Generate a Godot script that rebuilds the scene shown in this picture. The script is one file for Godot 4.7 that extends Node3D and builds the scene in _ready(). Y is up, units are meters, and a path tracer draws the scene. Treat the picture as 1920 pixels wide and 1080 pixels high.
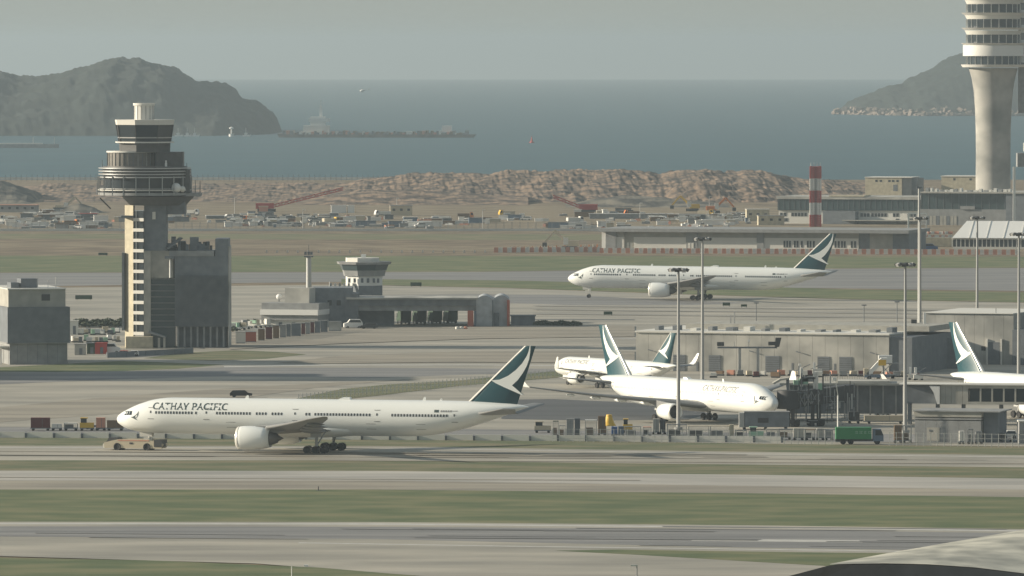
extends Node3D
# A busy airport seen through a long lens from a hillside: camera 70 m up, lens about 4 degrees high.
const LENS := 14900.0      # focal length in pixels of a 1920 x 1080 picture
const EYE := 70.0          # height of the camera above the apron
const SKYLINE := 82.0      # picture row of the true horizontal
const PITCH := 1.7606      # degrees the camera looks down
const SEA := -5.0
const EARTH := 7433000.0   # radius of the earth with refraction: the sea curves away below the horizon
var M := {}
var used := {}
var rng := RandomNumberGenerator.new()

class MB:
	var st := SurfaceTool.new()
	var xf := Transform3D.IDENTITY
	func _init():
		st.begin(Mesh.PRIMITIVE_TRIANGLES)
	func v(p: Vector3, g := -1):
		st.set_smooth_group(g)
		st.add_vertex(xf * p)
	func tri(a: Vector3, b: Vector3, c: Vector3, g := -1):
		v(a, g); v(b, g); v(c, g)
	func quad(a: Vector3, b: Vector3, c: Vector3, d: Vector3, g := -1):
		tri(a, b, c, g); tri(a, c, d, g)
	func box(c: Vector3, s: Vector3):
		var h := s * 0.5
		var p := []
		for i in 8:
			p.append(c + Vector3(h.x if i & 1 else -h.x, h.y if i & 2 else -h.y, h.z if i & 4 else -h.z))
		quad(p[4], p[6], p[7], p[5]); quad(p[1], p[3], p[2], p[0]); quad(p[0], p[2], p[6], p[4])
		quad(p[5], p[7], p[3], p[1]); quad(p[2], p[3], p[7], p[6]); quad(p[0], p[4], p[5], p[1])
		return self
	func bar(a: Vector3, b: Vector3, w: float, h: float):
		var d := (b - a).normalized()
		var up := Vector3.UP if absf(d.y) < 0.99 else Vector3.RIGHT
		var s := d.cross(up).normalized() * w * 0.5
		var u := s.cross(d).normalized() * h * 0.5
		var p := [a - s - u, a + s - u, a + s + u, a - s + u]
		var q := [b - s - u, b + s - u, b + s + u, b - s + u]
		for i in 4:
			var j := (i + 1) % 4
			quad(p[i], p[j], q[j], q[i])
		quad(p[3], p[2], p[1], p[0]); quad(q[0], q[1], q[2], q[3])
		return self
	func cyl(a: Vector3, b: Vector3, r0: float, r1: float, n := 12, caps := true):
		var d := (b - a).normalized()
		var up := Vector3.UP if absf(d.y) < 0.9 else Vector3.RIGHT
		var s := d.cross(up).normalized()
		var u := s.cross(d).normalized()
		for i in n:
			var t0 := TAU * i / n
			var t1 := TAU * (i + 1) / n
			var e0 := s * cos(t0) + u * sin(t0)
			var e1 := s * cos(t1) + u * sin(t1)
			quad(a + e0 * r0, a + e1 * r0, b + e1 * r1, b + e0 * r1, 1)
			if caps:
				tri(a, a + e1 * r0, a + e0 * r0); tri(b, b + e0 * r1, b + e1 * r1)
		return self
	func lathe(prof: Array, n := 24, c := Vector3.ZERO, g := -1):   # prof: Vector2(radius, height)
		for k in prof.size() - 1:
			var p: Vector2 = prof[k]
			var q: Vector2 = prof[k + 1]
			for i in n:
				var t0 := TAU * i / n
				var t1 := TAU * (i + 1) / n
				var a := c + Vector3(cos(t0) * p.x, p.y, sin(t0) * p.x)
				var b := c + Vector3(cos(t1) * p.x, p.y, sin(t1) * p.x)
				var d := c + Vector3(cos(t0) * q.x, q.y, sin(t0) * q.x)
				var e := c + Vector3(cos(t1) * q.x, q.y, sin(t1) * q.x)
				var gg := g if g >= 0 else k + 1
				if p.x > 0.0001: tri(a, d, b, gg)
				if q.x > 0.0001: tri(b, d, e, gg)
		return self
	func loft(rings: Array, g := 1, cap := true):
		var n: int = rings[0].size()
		for k in rings.size() - 1:
			for i in n:
				var j := (i + 1) % n
				quad(rings[k][i], rings[k][j], rings[k + 1][j], rings[k + 1][i], g)
		if cap:
			for r in [rings[0], rings[-1]]:
				var m := Vector3.ZERO
				for p in r: m += p
				m /= n
				for i in n: tri(m, r[i], r[(i + 1) % n])
		return self
	func prism(poly: PackedVector2Array, z0: float, z1: float):       # outline in x,y pushed out along z
		var idx := Geometry2D.triangulate_polygon(poly)
		for i in range(0, idx.size(), 3):
			var a := poly[idx[i]]
			var b := poly[idx[i + 1]]
			var c := poly[idx[i + 2]]
			tri(Vector3(a.x, a.y, z1), Vector3(b.x, b.y, z1), Vector3(c.x, c.y, z1))
			tri(Vector3(a.x, a.y, z0), Vector3(c.x, c.y, z0), Vector3(b.x, b.y, z0))
		for i in poly.size():
			var a := poly[i]
			var b := poly[(i + 1) % poly.size()]
			quad(Vector3(a.x, a.y, z0), Vector3(b.x, b.y, z0), Vector3(b.x, b.y, z1), Vector3(a.x, a.y, z1))
		return self
	func mesh() -> ArrayMesh:
		st.generate_normals()
		return st.commit()

# ---- where things stand -------------------------------------------------------------------------------------------
func ray(px: float, py: float) -> Vector3:
	var d := Vector3((px - 960.0) / LENS, (540.0 - py) / LENS, -1.0)
	return d.rotated(Vector3.RIGHT, -deg_to_rad(PITCH))
func gp(px: float, py: float, y := 0.0) -> Vector3:                  # the point of the ground that is seen at a picture point
	var d := ray(px, py)
	return Vector3(0, EYE, 0) + d * ((y - EYE) / d.y)
func at(px: float, py: float, dist: float) -> Vector3:               # the point at a distance into the scene
	var d := ray(px, py)
	return Vector3(0, EYE, 0) + d * (dist / -d.z)
func far(py: float) -> float: return -gp(960, py).z
func ppm(py: float) -> float: return LENS / far(py)                  # picture pixels in a metre for things standing on that row

# ---- nodes --------------------------------------------------------------------------------------------------------
func numbered(called: String) -> String:
	var n: int = used.get(called, 0)
	used[called] = n + 1
	return called if n == 0 else "%s_%03d" % [called, n]
func tag(o: Node, label := "", category := "", group := "", kind := ""):
	if label: o.set_meta("label", label)
	if category: o.set_meta("category", category)
	if group: o.set_meta("group", group)
	if kind: o.set_meta("kind", kind)
	return o
func thing(called: String, label: String, category: String, where := Vector3.ZERO, turn := 0.0, group := "") -> Node3D:
	var o := Node3D.new()
	o.name = numbered(called)
	add_child(o)
	o.position = where
	o.rotation_degrees.y = turn
	tag(o, label, category, group)
	return o
func part(parent: Node, called: String, mb: MB, m: Material) -> MeshInstance3D:
	return piece(parent, called, mb.mesh(), m)
func piece(parent: Node, called: String, mesh: Mesh, m: Material) -> MeshInstance3D:
	var o := MeshInstance3D.new()
	o.name = called if parent != self else numbered(called)
	o.mesh = mesh
	o.material_override = m
	parent.add_child(o, true)
	return o
func struct(called: String, mb: MB, m: Material) -> MeshInstance3D:
	return tag(part(self, called, mb, m), "", "", "", "structure")
func copy(o: Node3D, label := "", where := Vector3.ZERO, turn := 0.0) -> Node3D:
	var c: Node3D = o.duplicate()
	var base: String = String(o.name)
	if base.length() > 4 and base[-4] == "_" and base.right(3).is_valid_int(): base = base.left(-4)
	c.name = numbered(base)
	add_child(c)
	c.position = where
	c.rotation_degrees = Vector3(0, turn, 0)
	if label: c.set_meta("label", label)
	return c

# ---- materials ----------------------------------------------------------------------------------------------------
func lin(r: float, g: float, b: float) -> Color: return Color(r, g, b).linear_to_srgb()
var tex_cache := {}
func noise_tex(seed_: int, freq: float, c0: Color, c1: Color, oct := 4, size := 256, sharp := 1.0) -> ImageTexture:
	var n := FastNoiseLite.new()
	n.seed = seed_; n.frequency = freq; n.fractal_octaves = oct
	n.noise_type = FastNoiseLite.TYPE_SIMPLEX_SMOOTH
	var im := n.get_seamless_image(size, size)
	var out := Image.create(size, size, false, Image.FORMAT_RGB8)
	for y in size:
		for x in size:
			var t := im.get_pixel(x, y).r
			t = clampf((t - 0.5) * sharp + 0.5, 0, 1)
			out.set_pixel(x, y, c0.lerp(c1, t))
	out.generate_mipmaps()
	return ImageTexture.create_from_image(out)
func plain(c: Color, rough := 0.7, metal := 0.0) -> StandardMaterial3D:
	var m := StandardMaterial3D.new()
	m.albedo_color = c; m.roughness = rough; m.metallic = metal
	return m
func mottled(c: Color, tex: Texture2D, scale: Vector3, rough := 0.85) -> StandardMaterial3D:   # scale: repeats per metre
	var m := plain(c, rough)
	m.albedo_texture = tex
	m.uv1_triplanar = true; m.uv1_world_triplanar = true
	m.uv1_scale = scale
	return m
func _ready():
	rng.seed = 7
	var cam := Camera3D.new()
	cam.name = "camera"
	add_child(cam)
	cam.position = Vector3(0, EYE, 0)
	cam.rotation_degrees = Vector3(-PITCH, 0, 0)
	cam.fov = rad_to_deg(2.0 * atan(540.0 / LENS))
	cam.near = 1.0; cam.far = 90000.0
	cam.current = true
	var we := WorldEnvironment.new()
	we.name = "world_environment"
	var e := Environment.new()
	e.background_mode = Environment.BG_SKY
	var sm := ProceduralSkyMaterial.new()
	sm.sky_top_color = lin(0.185, 0.22, 0.245)
	sm.sky_horizon_color = lin(0.258, 0.276, 0.243)
	sm.ground_horizon_color = lin(0.258, 0.276, 0.243)
	sm.ground_bottom_color = lin(0.2, 0.2, 0.19)
	sm.sky_curve = 0.15
	sm.sun_angle_max = 1.0
	var sky := Sky.new()
	sky.sky_material = sm
	e.sky = sky
	e.tonemap_mode = Environment.TONE_MAPPER_LINEAR
	e.tonemap_exposure = 1.47
	e.volumetric_fog_enabled = true
	e.volumetric_fog_density = 0.000072
	e.volumetric_fog_albedo = lin(0.645, 0.77, 0.845)
	e.volumetric_fog_anisotropy = 0.46
	e.sdfgi_enabled = true; e.ssao_enabled = true; e.ssil_enabled = true
	we.environment = e
	add_child(we)
	var sun := DirectionalLight3D.new()
	sun.name = "sun"
	sun.light_energy = 1.6
	sun.light_color = Color(1.0, 0.945, 0.855)
	sun.light_angular_distance = 0.6
	sun.shadow_enabled = true
	add_child(sun)
	var to_sun := Vector3(-0.95, 0.285, -0.07).normalized()
	sun.look_at_from_position(Vector3.ZERO, -to_sun, Vector3.UP)
	materials()
	build_ground()
	build_sea_and_islands()
	build_mounds()
	build_far_buildings()
	build_middle()
	build_tower()
	build_gates()
	build_aircraft()
	build_service()
	build_near_roof()
func materials():
	var w := Color(1, 1, 1)
	var fine := noise_tex(3, 0.02, Color(0.80, 0.80, 0.80), w, 5)
	var coarse := noise_tex(5, 0.012, Color(0.70, 0.71, 0.72), w, 4, 256, 1.6)
	var streak := noise_tex(9, 0.010, Color(0.80, 0.81, 0.82), w, 7, 512, 1.5)
	M.streak = streak; M.fine = fine; M.coarse = coarse
	M.concrete = mottled(lin(0.415, 0.385, 0.322), streak, Vector3(0.0035, 0.01, 0.010), 0.8)
	M.concrete_pale = mottled(lin(0.47, 0.445, 0.40), streak, Vector3(0.003, 0.01, 0.012), 0.8)
	M.shoulder = mottled(lin(0.345, 0.31, 0.25), streak, Vector3(0.003, 0.01, 0.015), 0.9)
	M.asphalt = mottled(lin(0.26, 0.255, 0.25), streak, Vector3(0.0022, 0.01, 0.016), 0.8)
	M.tyre_mark = mottled(lin(0.235, 0.23, 0.225), streak, Vector3(0.01, 0.01, 0.05), 0.8)
	M.paving_dark = mottled(lin(0.10, 0.105, 0.11), streak, Vector3(0.0015, 0.01, 0.015), 0.75)
	var turf := noise_tex(11, 0.014, Color(0.66, 0.78, 0.62), Color(1, 0.97, 0.92), 7, 512, 1.7)
	M.grass = mottled(lin(0.152, 0.164, 0.082), turf, Vector3(0.006, 0.02, 0.011), 1.0)
	M.grass_dry = mottled(lin(0.180, 0.168, 0.105), turf, Vector3(0.006, 0.02, 0.014), 1.0)
	var soil := noise_tex(17, 0.02, Color(0.55, 0.50, 0.44), Color(1, 0.97, 0.9), 5, 512, 1.6)
	M.verge = mottled(lin(0.20, 0.18, 0.115), turf, Vector3(0.006, 0.02, 0.014), 1.0)
	M.soil = mottled(lin(0.27, 0.225, 0.165), soil, Vector3(0.004, 0.03, 0.012), 1.0)
	M.soil_pale = mottled(lin(0.33, 0.29, 0.22), soil, Vector3(0.004, 0.03, 0.02), 1.0)
	M.line = mottled(lin(0.62, 0.61, 0.57), fine, Vector3(0.05, 0.2, 0.2), 0.7)
	M.earth = mottled(lin(0.36, 0.29, 0.20), soil, Vector3(0.012, 0.04, 0.012), 1.0)
	M.white = plain(lin(0.74, 0.74, 0.71), 0.55)
	M.offwhite = plain(lin(0.66, 0.65, 0.60), 0.7)
	M.cream = mottled(lin(0.56, 0.51, 0.38), fine, Vector3(0.1, 0.1, 0.1), 0.8)
	M.beige = mottled(lin(0.50, 0.49, 0.445), coarse, Vector3(0.03, 0.03, 0.03), 0.85)
	M.beige_panel = mottled(lin(0.46, 0.45, 0.40), fine, Vector3(0.05, 0.05, 0.05), 0.8)
	M.grey = mottled(lin(0.33, 0.34, 0.34), fine, Vector3(0.06, 0.06, 0.06), 0.8)
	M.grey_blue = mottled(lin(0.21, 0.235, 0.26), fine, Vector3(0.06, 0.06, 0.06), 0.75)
	M.grey_dark = mottled(lin(0.18, 0.20, 0.22), fine, Vector3(0.06, 0.06, 0.06), 0.7)
	M.charcoal = plain(lin(0.045, 0.047, 0.05), 0.6)
	M.black = plain(lin(0.02, 0.02, 0.021), 0.7)
	M.glass = plain(lin(0.03, 0.04, 0.048), 0.12)
	M.glass_teal = plain(lin(0.045, 0.07, 0.075), 0.2)
	M.steel = plain(lin(0.42, 0.43, 0.43), 0.4, 0.6)
	M.galv = plain(lin(0.38, 0.39, 0.38), 0.55, 0.3)
	M.mast = plain(lin(0.31, 0.315, 0.305), 0.6)
	M.red = plain(lin(0.42, 0.045, 0.035), 0.6)
	M.brick = plain(lin(0.40, 0.11, 0.065), 0.7)
	M.maroon = plain(lin(0.12, 0.03, 0.03), 0.7)
	M.orange = plain(lin(0.62, 0.19, 0.04), 0.6)
	M.orange_pale = plain(lin(0.55, 0.26, 0.18), 0.7)
	M.yellow = plain(lin(0.66, 0.42, 0.05), 0.55)
	M.sand = plain(lin(0.50, 0.44, 0.33), 0.7)
	M.tractor = plain(lin(0.52, 0.46, 0.34), 0.6)
	M.brown = plain(lin(0.19, 0.125, 0.075), 0.8)
	M.blue = plain(lin(0.05, 0.13, 0.33), 0.55)
	M.blue_grey = plain(lin(0.12, 0.17, 0.24), 0.6)
	M.green = plain(lin(0.045, 0.25, 0.10), 0.5)
	M.green_dark = plain(lin(0.03, 0.06, 0.035), 0.8)
	M.mint = plain(lin(0.33, 0.52, 0.38), 0.7)
	M.rubber = plain(lin(0.022, 0.022, 0.023), 0.85)
	M.lamp = plain(lin(0.30, 0.30, 0.29), 0.5)
	# aircraft
	M.paint = plain(lin(0.84, 0.86, 0.83), 0.28)
	M.paint.clearcoat_enabled = true; M.paint.clearcoat = 0.4; M.paint.clearcoat_roughness = 0.15
	M.wing_grey = plain(lin(0.20, 0.205, 0.205), 0.4)
	M.teal = plain(lin(0.008, 0.062, 0.08), 0.4)
	M.title = plain(lin(0.045, 0.07, 0.068), 0.5)
	M.faint = plain(lin(0.60, 0.59, 0.54), 0.4)  # window colour with the washed-out glare of full sun painted in
	M.cabin_glass = plain(lin(0.05, 0.055, 0.06), 0.3)
	M.bare = plain(lin(0.82, 0.80, 0.74), 0.3, 0.35)
	M.hot = plain(lin(0.16, 0.155, 0.15), 0.45, 0.6)
	M.seam = plain(lin(0.27, 0.27, 0.265), 0.6)

var layer := 0.0
func sheet(called: String, pts: Array, m: Material):                 # a sheet of the ground, laid over the last one
	layer += 0.0022 if called in ["tyre_mark", "paving_patch", "wheel_track", "pavement_joint"] else 0.004
	var flat := PackedVector2Array()
	for p in pts:
		var g := gp(p[0], p[1])
		flat.append(Vector2(g.x, g.z))
	var mb := MB.new()
	var idx := Geometry2D.triangulate_polygon(flat)
	for i in range(0, idx.size(), 3):
		var q := []
		for k in 3: q.append(Vector3(flat[idx[i + k]].x, layer, flat[idx[i + k]].y))
		mb.tri(q[0], q[1], q[2])
	return struct(called, mb, m)
func band(called: String, top: Array, bottom: Array, m: Material):   # two edges, both from left to right
	var pts := top.duplicate()
	var b := bottom.duplicate()
	b.reverse()
	pts.append_array(b)
	return sheet(called, pts, m)

func build_ground():
	# the land: a slab that ends at the sea wall
	var g := MB.new()
	var zs := gp(960, 337).z
	g.quad(Vector3(-2600, 0, zs), Vector3(2600, 0, zs), Vector3(2600, 0, 400), Vector3(-2600, 0, 400))
	g.quad(Vector3(-2600, SEA - 2, zs - 9), Vector3(2600, SEA - 2, zs - 9), Vector3(2600, 0, zs), Vector3(-2600, 0, zs))
	struct("ground", g, M.soil)
	band("dirt_road", [[-500, 384], [2400, 388]], [[-500, 430], [2400, 432]], M.soil_pale)
	band("grass_verge", [[-500, 438], [1000, 439], [2400, 443]], [[-500, 446], [1000, 450], [2400, 454]], M.verge)
	band("perimeter_road", [[-500, 455], [400, 457], [1000, 463], [2400, 468]], [[-500, 463], [400, 465], [1000, 471], [2400, 475]], M.soil_pale)
	band("grass", [[-500, 479], [900, 480], [2400, 482]], [[-500, 512], [900, 509], [1300, 504], [2400, 500]], M.grass)
	band("runway", [[-500, 513], [900, 510], [1300, 505], [2400, 501]], [[-500, 546], [500, 530], [900, 526], [1300, 537], [2400, 552]], M.asphalt)
	band("grass", [[640, 523], [960, 526], [1300, 534], [1600, 543], [2400, 556]], [[640, 533], [960, 540], [1300, 552], [1600, 561], [2400, 576]], M.grass)
	band("concrete_apron", [[-500, 546], [640, 534], [960, 541], [1300, 553], [1600, 562], [2400, 577]], [[-500, 822], [700, 822], [1400, 832], [2400, 842]], M.concrete)
	sheet("taxiway", [[560, 556], [860, 552], [1060, 553], [1200, 560], [1420, 568], [1300, 572], [1060, 572], [860, 565]], M.asphalt)
	band("painted_line", [[960, 598.4], [1190, 599]], [[960, 600], [1190, 600.8]], M.paving_dark)
	band("paved_strip", [[430, 612], [640, 622], [900, 622], [1190, 634]], [[430, 616], [640, 625], [900, 624.5], [1190, 637]], M.concrete_pale)
	# lawns and lanes between the tower and the stands
	sheet("grass", [[270, 672], [340, 662], [440, 657], [520, 660], [575, 665], [500, 673], [400, 677]], M.grass_dry)
	sheet("grass", [[-500, 700], [0, 689], [110, 683], [230, 677], [420, 684], [330, 692], [180, 698], [0, 697], [-500, 708]], M.grass)
	band("paved_strip", [[-500, 716], [0, 699], [250, 696], [420, 689], [700, 690], [1190, 693]], [[-500, 738], [0, 721], [200, 712], [420, 706], [700, 709], [900, 702], [1190, 699]], M.asphalt)
	band("painted_line", [[420, 687], [620, 684], [900, 684], [1190, 687]], [[420, 689], [620, 685.6], [900, 685.4], [1190, 688.4]], M.line)
	sheet("grass", [[555, 748], [640, 730], [730, 721], [860, 714], [950, 705], [1050, 695], [1190, 690], [1190, 700], [1040, 709], [860, 724], [720, 741], [620, 752]], M.grass_dry)
	sheet("taxiway", [[-500, 770], [0, 764], [180, 747], [420, 729], [620, 718], [860, 707], [700, 717], [590, 728], [430, 750], [240, 775], [0, 792], [-500, 800]], M.shoulder)
	sheet("paved_strip", [[940, 750], [1040, 749], [1160, 754], [1290, 764], [1330, 776], [1290, 787], [1120, 789], [940, 786]], M.paving_dark)  # sheet of paving colour far darker than the apron around it
	band("service_road", [[-500, 801], [700, 803], [1400, 812], [2400, 822]], [[-500, 815], [700, 817], [1400, 827], [2400, 838]], M.asphalt)
	# the long strips across the front
	band("grass", [[-500, 821], [700, 822], [1400, 832], [2400, 845]], [[-500, 836], [700, 837], [1400, 848], [2400, 860]], M.grass_dry)
	band("taxiway", [[-500, 836], [700, 837], [1400, 848], [2400, 860]], [[-500, 864], [700, 864], [1400, 872], [2400, 882]], M.concrete)
	band("painted_line", [[-500, 839], [700, 840], [1400, 851], [2400, 863]], [[-500, 840], [700, 841], [1400, 852], [2400, 864]], M.line)
	band("grass", [[-500, 864], [700, 864], [1400, 872], [2400, 882]], [[-500, 883], [700, 884], [1400, 891], [2400, 910]], M.grass_dry)
	band("taxiway", [[-500, 883], [700, 884], [1400, 891], [2400, 905]], [[-500, 902], [700, 902], [1400, 912], [2400, 926]], M.concrete_pale)
	band("taxiway_shoulder", [[-500, 902], [700, 902], [1400, 912], [2400, 926]], [[-500, 919], [700, 919], [1400, 926], [2400, 940]], M.shoulder)
	band("grass", [[-500, 919], [700, 919], [1400, 926], [2400, 940]], [[-500, 979], [700, 980], [1400, 986], [2400, 1000]], M.grass)
	band("runway", [[-500, 979], [700, 980], [1400, 986], [2400, 1000]], [[-500, 1040], [0, 1044], [480, 1058], [800, 1082], [1600, 1090], [2400, 1200]], M.concrete)
	band("painted_line", [[-500, 981], [700, 982.5], [1400, 988.5], [2400, 1002]], [[-500, 983.5], [700, 985], [1400, 991], [2400, 1005]], M.line)
	band("runway_centre", [[-500, 988], [700, 989], [1400, 994], [2400, 1008]], [[-500, 1004], [700, 1012], [1400, 1028], [2400, 1042]], M.asphalt)
	band("painted_line", [[1305, 1011.5], [1610, 1014.5]], [[1295, 1015.5], [1618, 1018.5]], M.line)
	band("painted_line", [[560, 1018.5], [960, 1025], [1400, 1030.5], [1900, 1037]], [[560, 1020], [960, 1026.5], [1400, 1032.2], [1900, 1039]], M.line)
	sheet("grass", [[1040, 1034], [1160, 1032], [1500, 1037], [2400, 1046], [2400, 1085], [1570, 1064], [1400, 1054], [1200, 1042]], M.grass)
	sheet("grass", [[-500, 1046], [0, 1047], [300, 1053], [600, 1066], [800, 1083], [800, 1300], [-800, 1300]], M.grass)
	sheet("grass", [[800, 1086], [1300, 1096], [2600, 1130], [2600, 1300], [800, 1300]], M.grass)
	# faint worn tracks on the long strips
	for w in [[0, 845.5, 846.6, 0.9], [-200, 893.5, 894.6, 0.8], [300, 854.5, 855.4, 0.9], [900, 864, 865, 1.0]]:
		band("wheel_track", [[w[0] - 300, w[1]], [w[0] + 1400, w[1] + 8]], [[w[0] - 300, w[2]], [w[0] + 1400, w[2] + 8]], M.shoulder)
	# warm bare shoulders between the lanes left of centre
	sheet("taxiway_shoulder", [[430, 625], [620, 612], [900, 606], [1190, 612], [1190, 632], [900, 636], [640, 645], [430, 656]], M.shoulder)
	sheet("taxiway_shoulder", [[520, 681], [640, 668], [860, 660], [1190, 660], [1190, 682], [860, 680], [640, 682]], M.shoulder)
	# rubber left by tyres
	var r := RandomNumberGenerator.new()
	r.seed = 21
	for i in 16:
		var x := r.randf_range(-100, 1700)
		var l := r.randf_range(160, 700)
		var y := r.randf_range(986, 1030)
		var th := r.randf_range(0.5, 1.6)
		band("tyre_mark", [[x, y], [x + l, y + l * 0.0085]], [[x, y + th], [x + l, y + th * 0.6 + l * 0.0085]], M.tyre_mark)
	for i in 14:
		var x := r.randf_range(-100, 1700)
		var l := r.randf_range(120, 500)
		var y := r.randf_range(842, 858)
		var th := r.randf_range(0.4, 0.9)
		band("tyre_mark", [[x, y + x * 0.006], [x + l, y + (x + l) * 0.006]], [[x, y + th + x * 0.006], [x + l, y + th + (x + l) * 0.006]], M.shoulder)
	# the concrete joints of the taxi lane in front of the hangars
	for y in [574.0, 581.0, 589.0]:
		band("pavement_joint", [[1000, y], [1800, y + 9]], [[1000, y + 0.7], [1800, y + 9.7]], M.asphalt)

func profile_y(prof: Array, x: float) -> float:
	if x <= prof[0][0]: return prof[0][1]
	for i in prof.size() - 1:
		if x <= prof[i + 1][0]:
			var t: float = (x - prof[i][0]) / (prof[i + 1][0] - prof[i][0])
			t = t * t * (3.0 - 2.0 * t) * 0.5 + t * 0.5
			return lerpf(prof[i][1], prof[i + 1][1], t)
	return prof[-1][1]

func drop(d: float) -> float: return d * d / (2.0 * EARTH)

func island(called: String, prof: Array, dist: float, half: float, seed_: int, step: float, rough: float, m: Material, rock_m: Material, rock_h: float):
	# crest line of the island at its distance, slopes running down to the water in front and behind
	var n := FastNoiseLite.new()
	n.seed = seed_; n.frequency = 0.011; n.fractal_octaves = 4
	var x0: float = prof[0][0]
	var x1: float = prof[-1][0]
	var cols := int((x1 - x0) / step)
	var rows := 64
	var sea_y := SEA - drop(dist)
	var grid := []
	for i in cols + 1:
		var px := x0 + (x1 - x0) * i / cols
		var crest := at(px, profile_y(prof, px), dist)
		var h := maxf(crest.y - sea_y, 0.0)
		var line := []
		for k in rows + 1:
			var t := -1.0 + 2.0 * k / rows
			var z := -dist + t * half * (0.35 + 0.65 * clampf(h / 40.0, 0, 1))
			var f := pow(cos(t * PI * 0.5), 0.85)
			var nz := n.get_noise_2d(crest.x, z) * rough * clampf(f * 3.0, 0, 1) + n.get_noise_2d(crest.x * 7.0, z * 7.0) * rough * 0.55
			line.append(Vector3(crest.x, sea_y - 3.0 + (h + 3.0) * f + nz * clampf(h / 12.0, 0, 1), z))
		grid.append(line)
	var mb := MB.new()
	for i in cols:
		for k in rows:
			mb.quad(grid[i][k], grid[i + 1][k], grid[i + 1][k + 1], grid[i][k + 1], 1)
	struct(called, mb, m)
	if rock_m:
		var rk := MB.new()
		var r := RandomNumberGenerator.new()
		r.seed = seed_
		for i in cols:
			for q in 4:
				var p: Vector3 = grid[i][rows].lerp(grid[i][rows - 5], r.randf_range(0.0, 1.0))
				p.y = sea_y + r.randf_range(-0.5, rock_h) * r.randf()
				var s := Vector3(r.randf_range(2, 8), r.randf_range(1, 4.5), r.randf_range(2, 6))
				rk.xf = Transform3D(Basis(Vector3(r.randf(), r.randf(), r.randf()).normalized(), r.randf_range(0, 2)), p)
				rk.box(Vector3.ZERO, s)
		tag(part(self, "shore_rocks", rk, rock_m), "", "", "", "stuff").set_meta("label", "pale rocks along the waterline of the island behind the control tower")

func build_sea_and_islands():
	var s := MB.new()
	var z0 := -gp(960, 337).z
	var zs := []
	var d := z0 - 60.0
	while d < 46000.0:
		zs.append(d); d *= 1.06
	for i in zs.size() - 1:
		var a: float = zs[i]
		var b: float = zs[i + 1]
		s.quad(Vector3(-9000, SEA - drop(b), -b), Vector3(9000, SEA - drop(b), -b), Vector3(9000, SEA - drop(a), -a), Vector3(-9000, SEA - drop(a), -a), 1)
	var w := plain(lin(0.033, 0.108, 0.135), 0.5)
	var nt := noise_tex(31, 0.03, Color(0.8, 0.82, 0.84), Color(1, 1, 1), 4, 256)
	w.albedo_texture = nt
	w.uv1_triplanar = true; w.uv1_world_triplanar = true; w.uv1_scale = Vector3(0.0008, 0.01, 0.002)
	w.metallic_specular = 0.35
	struct("sea", s, w)
	var wood := noise_tex(41, 0.03, Color(0.55, 0.6, 0.5), Color(1, 1, 0.95), 5, 256, 1.5)
	var forest := mottled(lin(0.030, 0.042, 0.042), wood, Vector3(0.006, 0.006, 0.006), 1.0)  # blue cast of distant haze put into the base colour
	island("island", [[-420, 215], [-300, 170], [-180, 140], [-60, 128], [0, 137], [40, 147], [70, 148], [105, 141], [160, 127], [185, 115], [205, 109.5], [225, 109], [240, 113], [268, 112.5], [285, 120], [305, 123], [330, 130], [350, 143], [370, 156], [400, 158.5], [420, 160], [436, 168], [450, 186], [470, 189], [490, 196], [505, 207], [515, 219], [522, 240], [527, 258]], 7050, 330, 3, 4.0, 5.0, forest, null, 0)
	var rocks := mottled(lin(0.34, 0.275, 0.225), M.coarse, Vector3(0.05, 0.05, 0.05), 0.9)
	island("island", [[1556, 222], [1568, 214], [1580, 203], [1597, 191], [1620, 183], [1640, 176], [1660, 165], [1690, 158], [1706, 147], [1735, 137], [1752, 130], [1768, 119], [1785, 110], [1800, 104], [1850, 92], [1920, 80], [2000, 72], [2120, 84], [2300, 120], [2450, 200], [2520, 222]], 9200, 380, 8, 4.0, 5.0, forest, rocks, 9.0)
# ---- small builders shared by many things -------------------------------------------------------------------------
func block(parent: Node, called: String, c: Vector3, s: Vector3, m: Material) -> MeshInstance3D:
	var mb := MB.new()
	mb.box(c, s)
	return part(parent, called, mb, m)
# a building given by its picture edges: px of its left and right wall, picture row of its foot, rows of bottom and top of the block
func spot(px: float, foot: float) -> Vector3: return gp(px, foot)
func wall_block(parent: Node3D, called: String, x0: float, x1: float, y0: float, y1: float, front: float, back: float, m: Material) -> MeshInstance3D:
	return block(parent, called, Vector3((x0 + x1) * 0.5, (y0 + y1) * 0.5, (front + back) * -0.5), Vector3(x1 - x0, y1 - y0, back - front), m)
# local frame of a building: x in metres from its anchor, y up, z 0 at the front wall and negative behind
func windows(parent: Node3D, xs: Array, y0: float, y1: float, w: float, z: float, glass: Material, frame: Material, depth := 0.12):
	for x in xs:
		var f := MB.new()
		var t := 0.09
		f.box(Vector3(x - w * 0.5, (y0 + y1) * 0.5, z), Vector3(t, y1 - y0, depth)); f.box(Vector3(x + w * 0.5, (y0 + y1) * 0.5, z), Vector3(t, y1 - y0, depth))
		f.box(Vector3(x, y0 - t * 0.5, z), Vector3(w + t, t, depth)); f.box(Vector3(x, y1 + t * 0.5, z), Vector3(w + t, t, depth))
		var o := part(parent, "window", f, frame)
		block(o, "pane", Vector3(x, (y0 + y1) * 0.5, z), Vector3(w - t, y1 - y0, depth * 0.5), glass)

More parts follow.
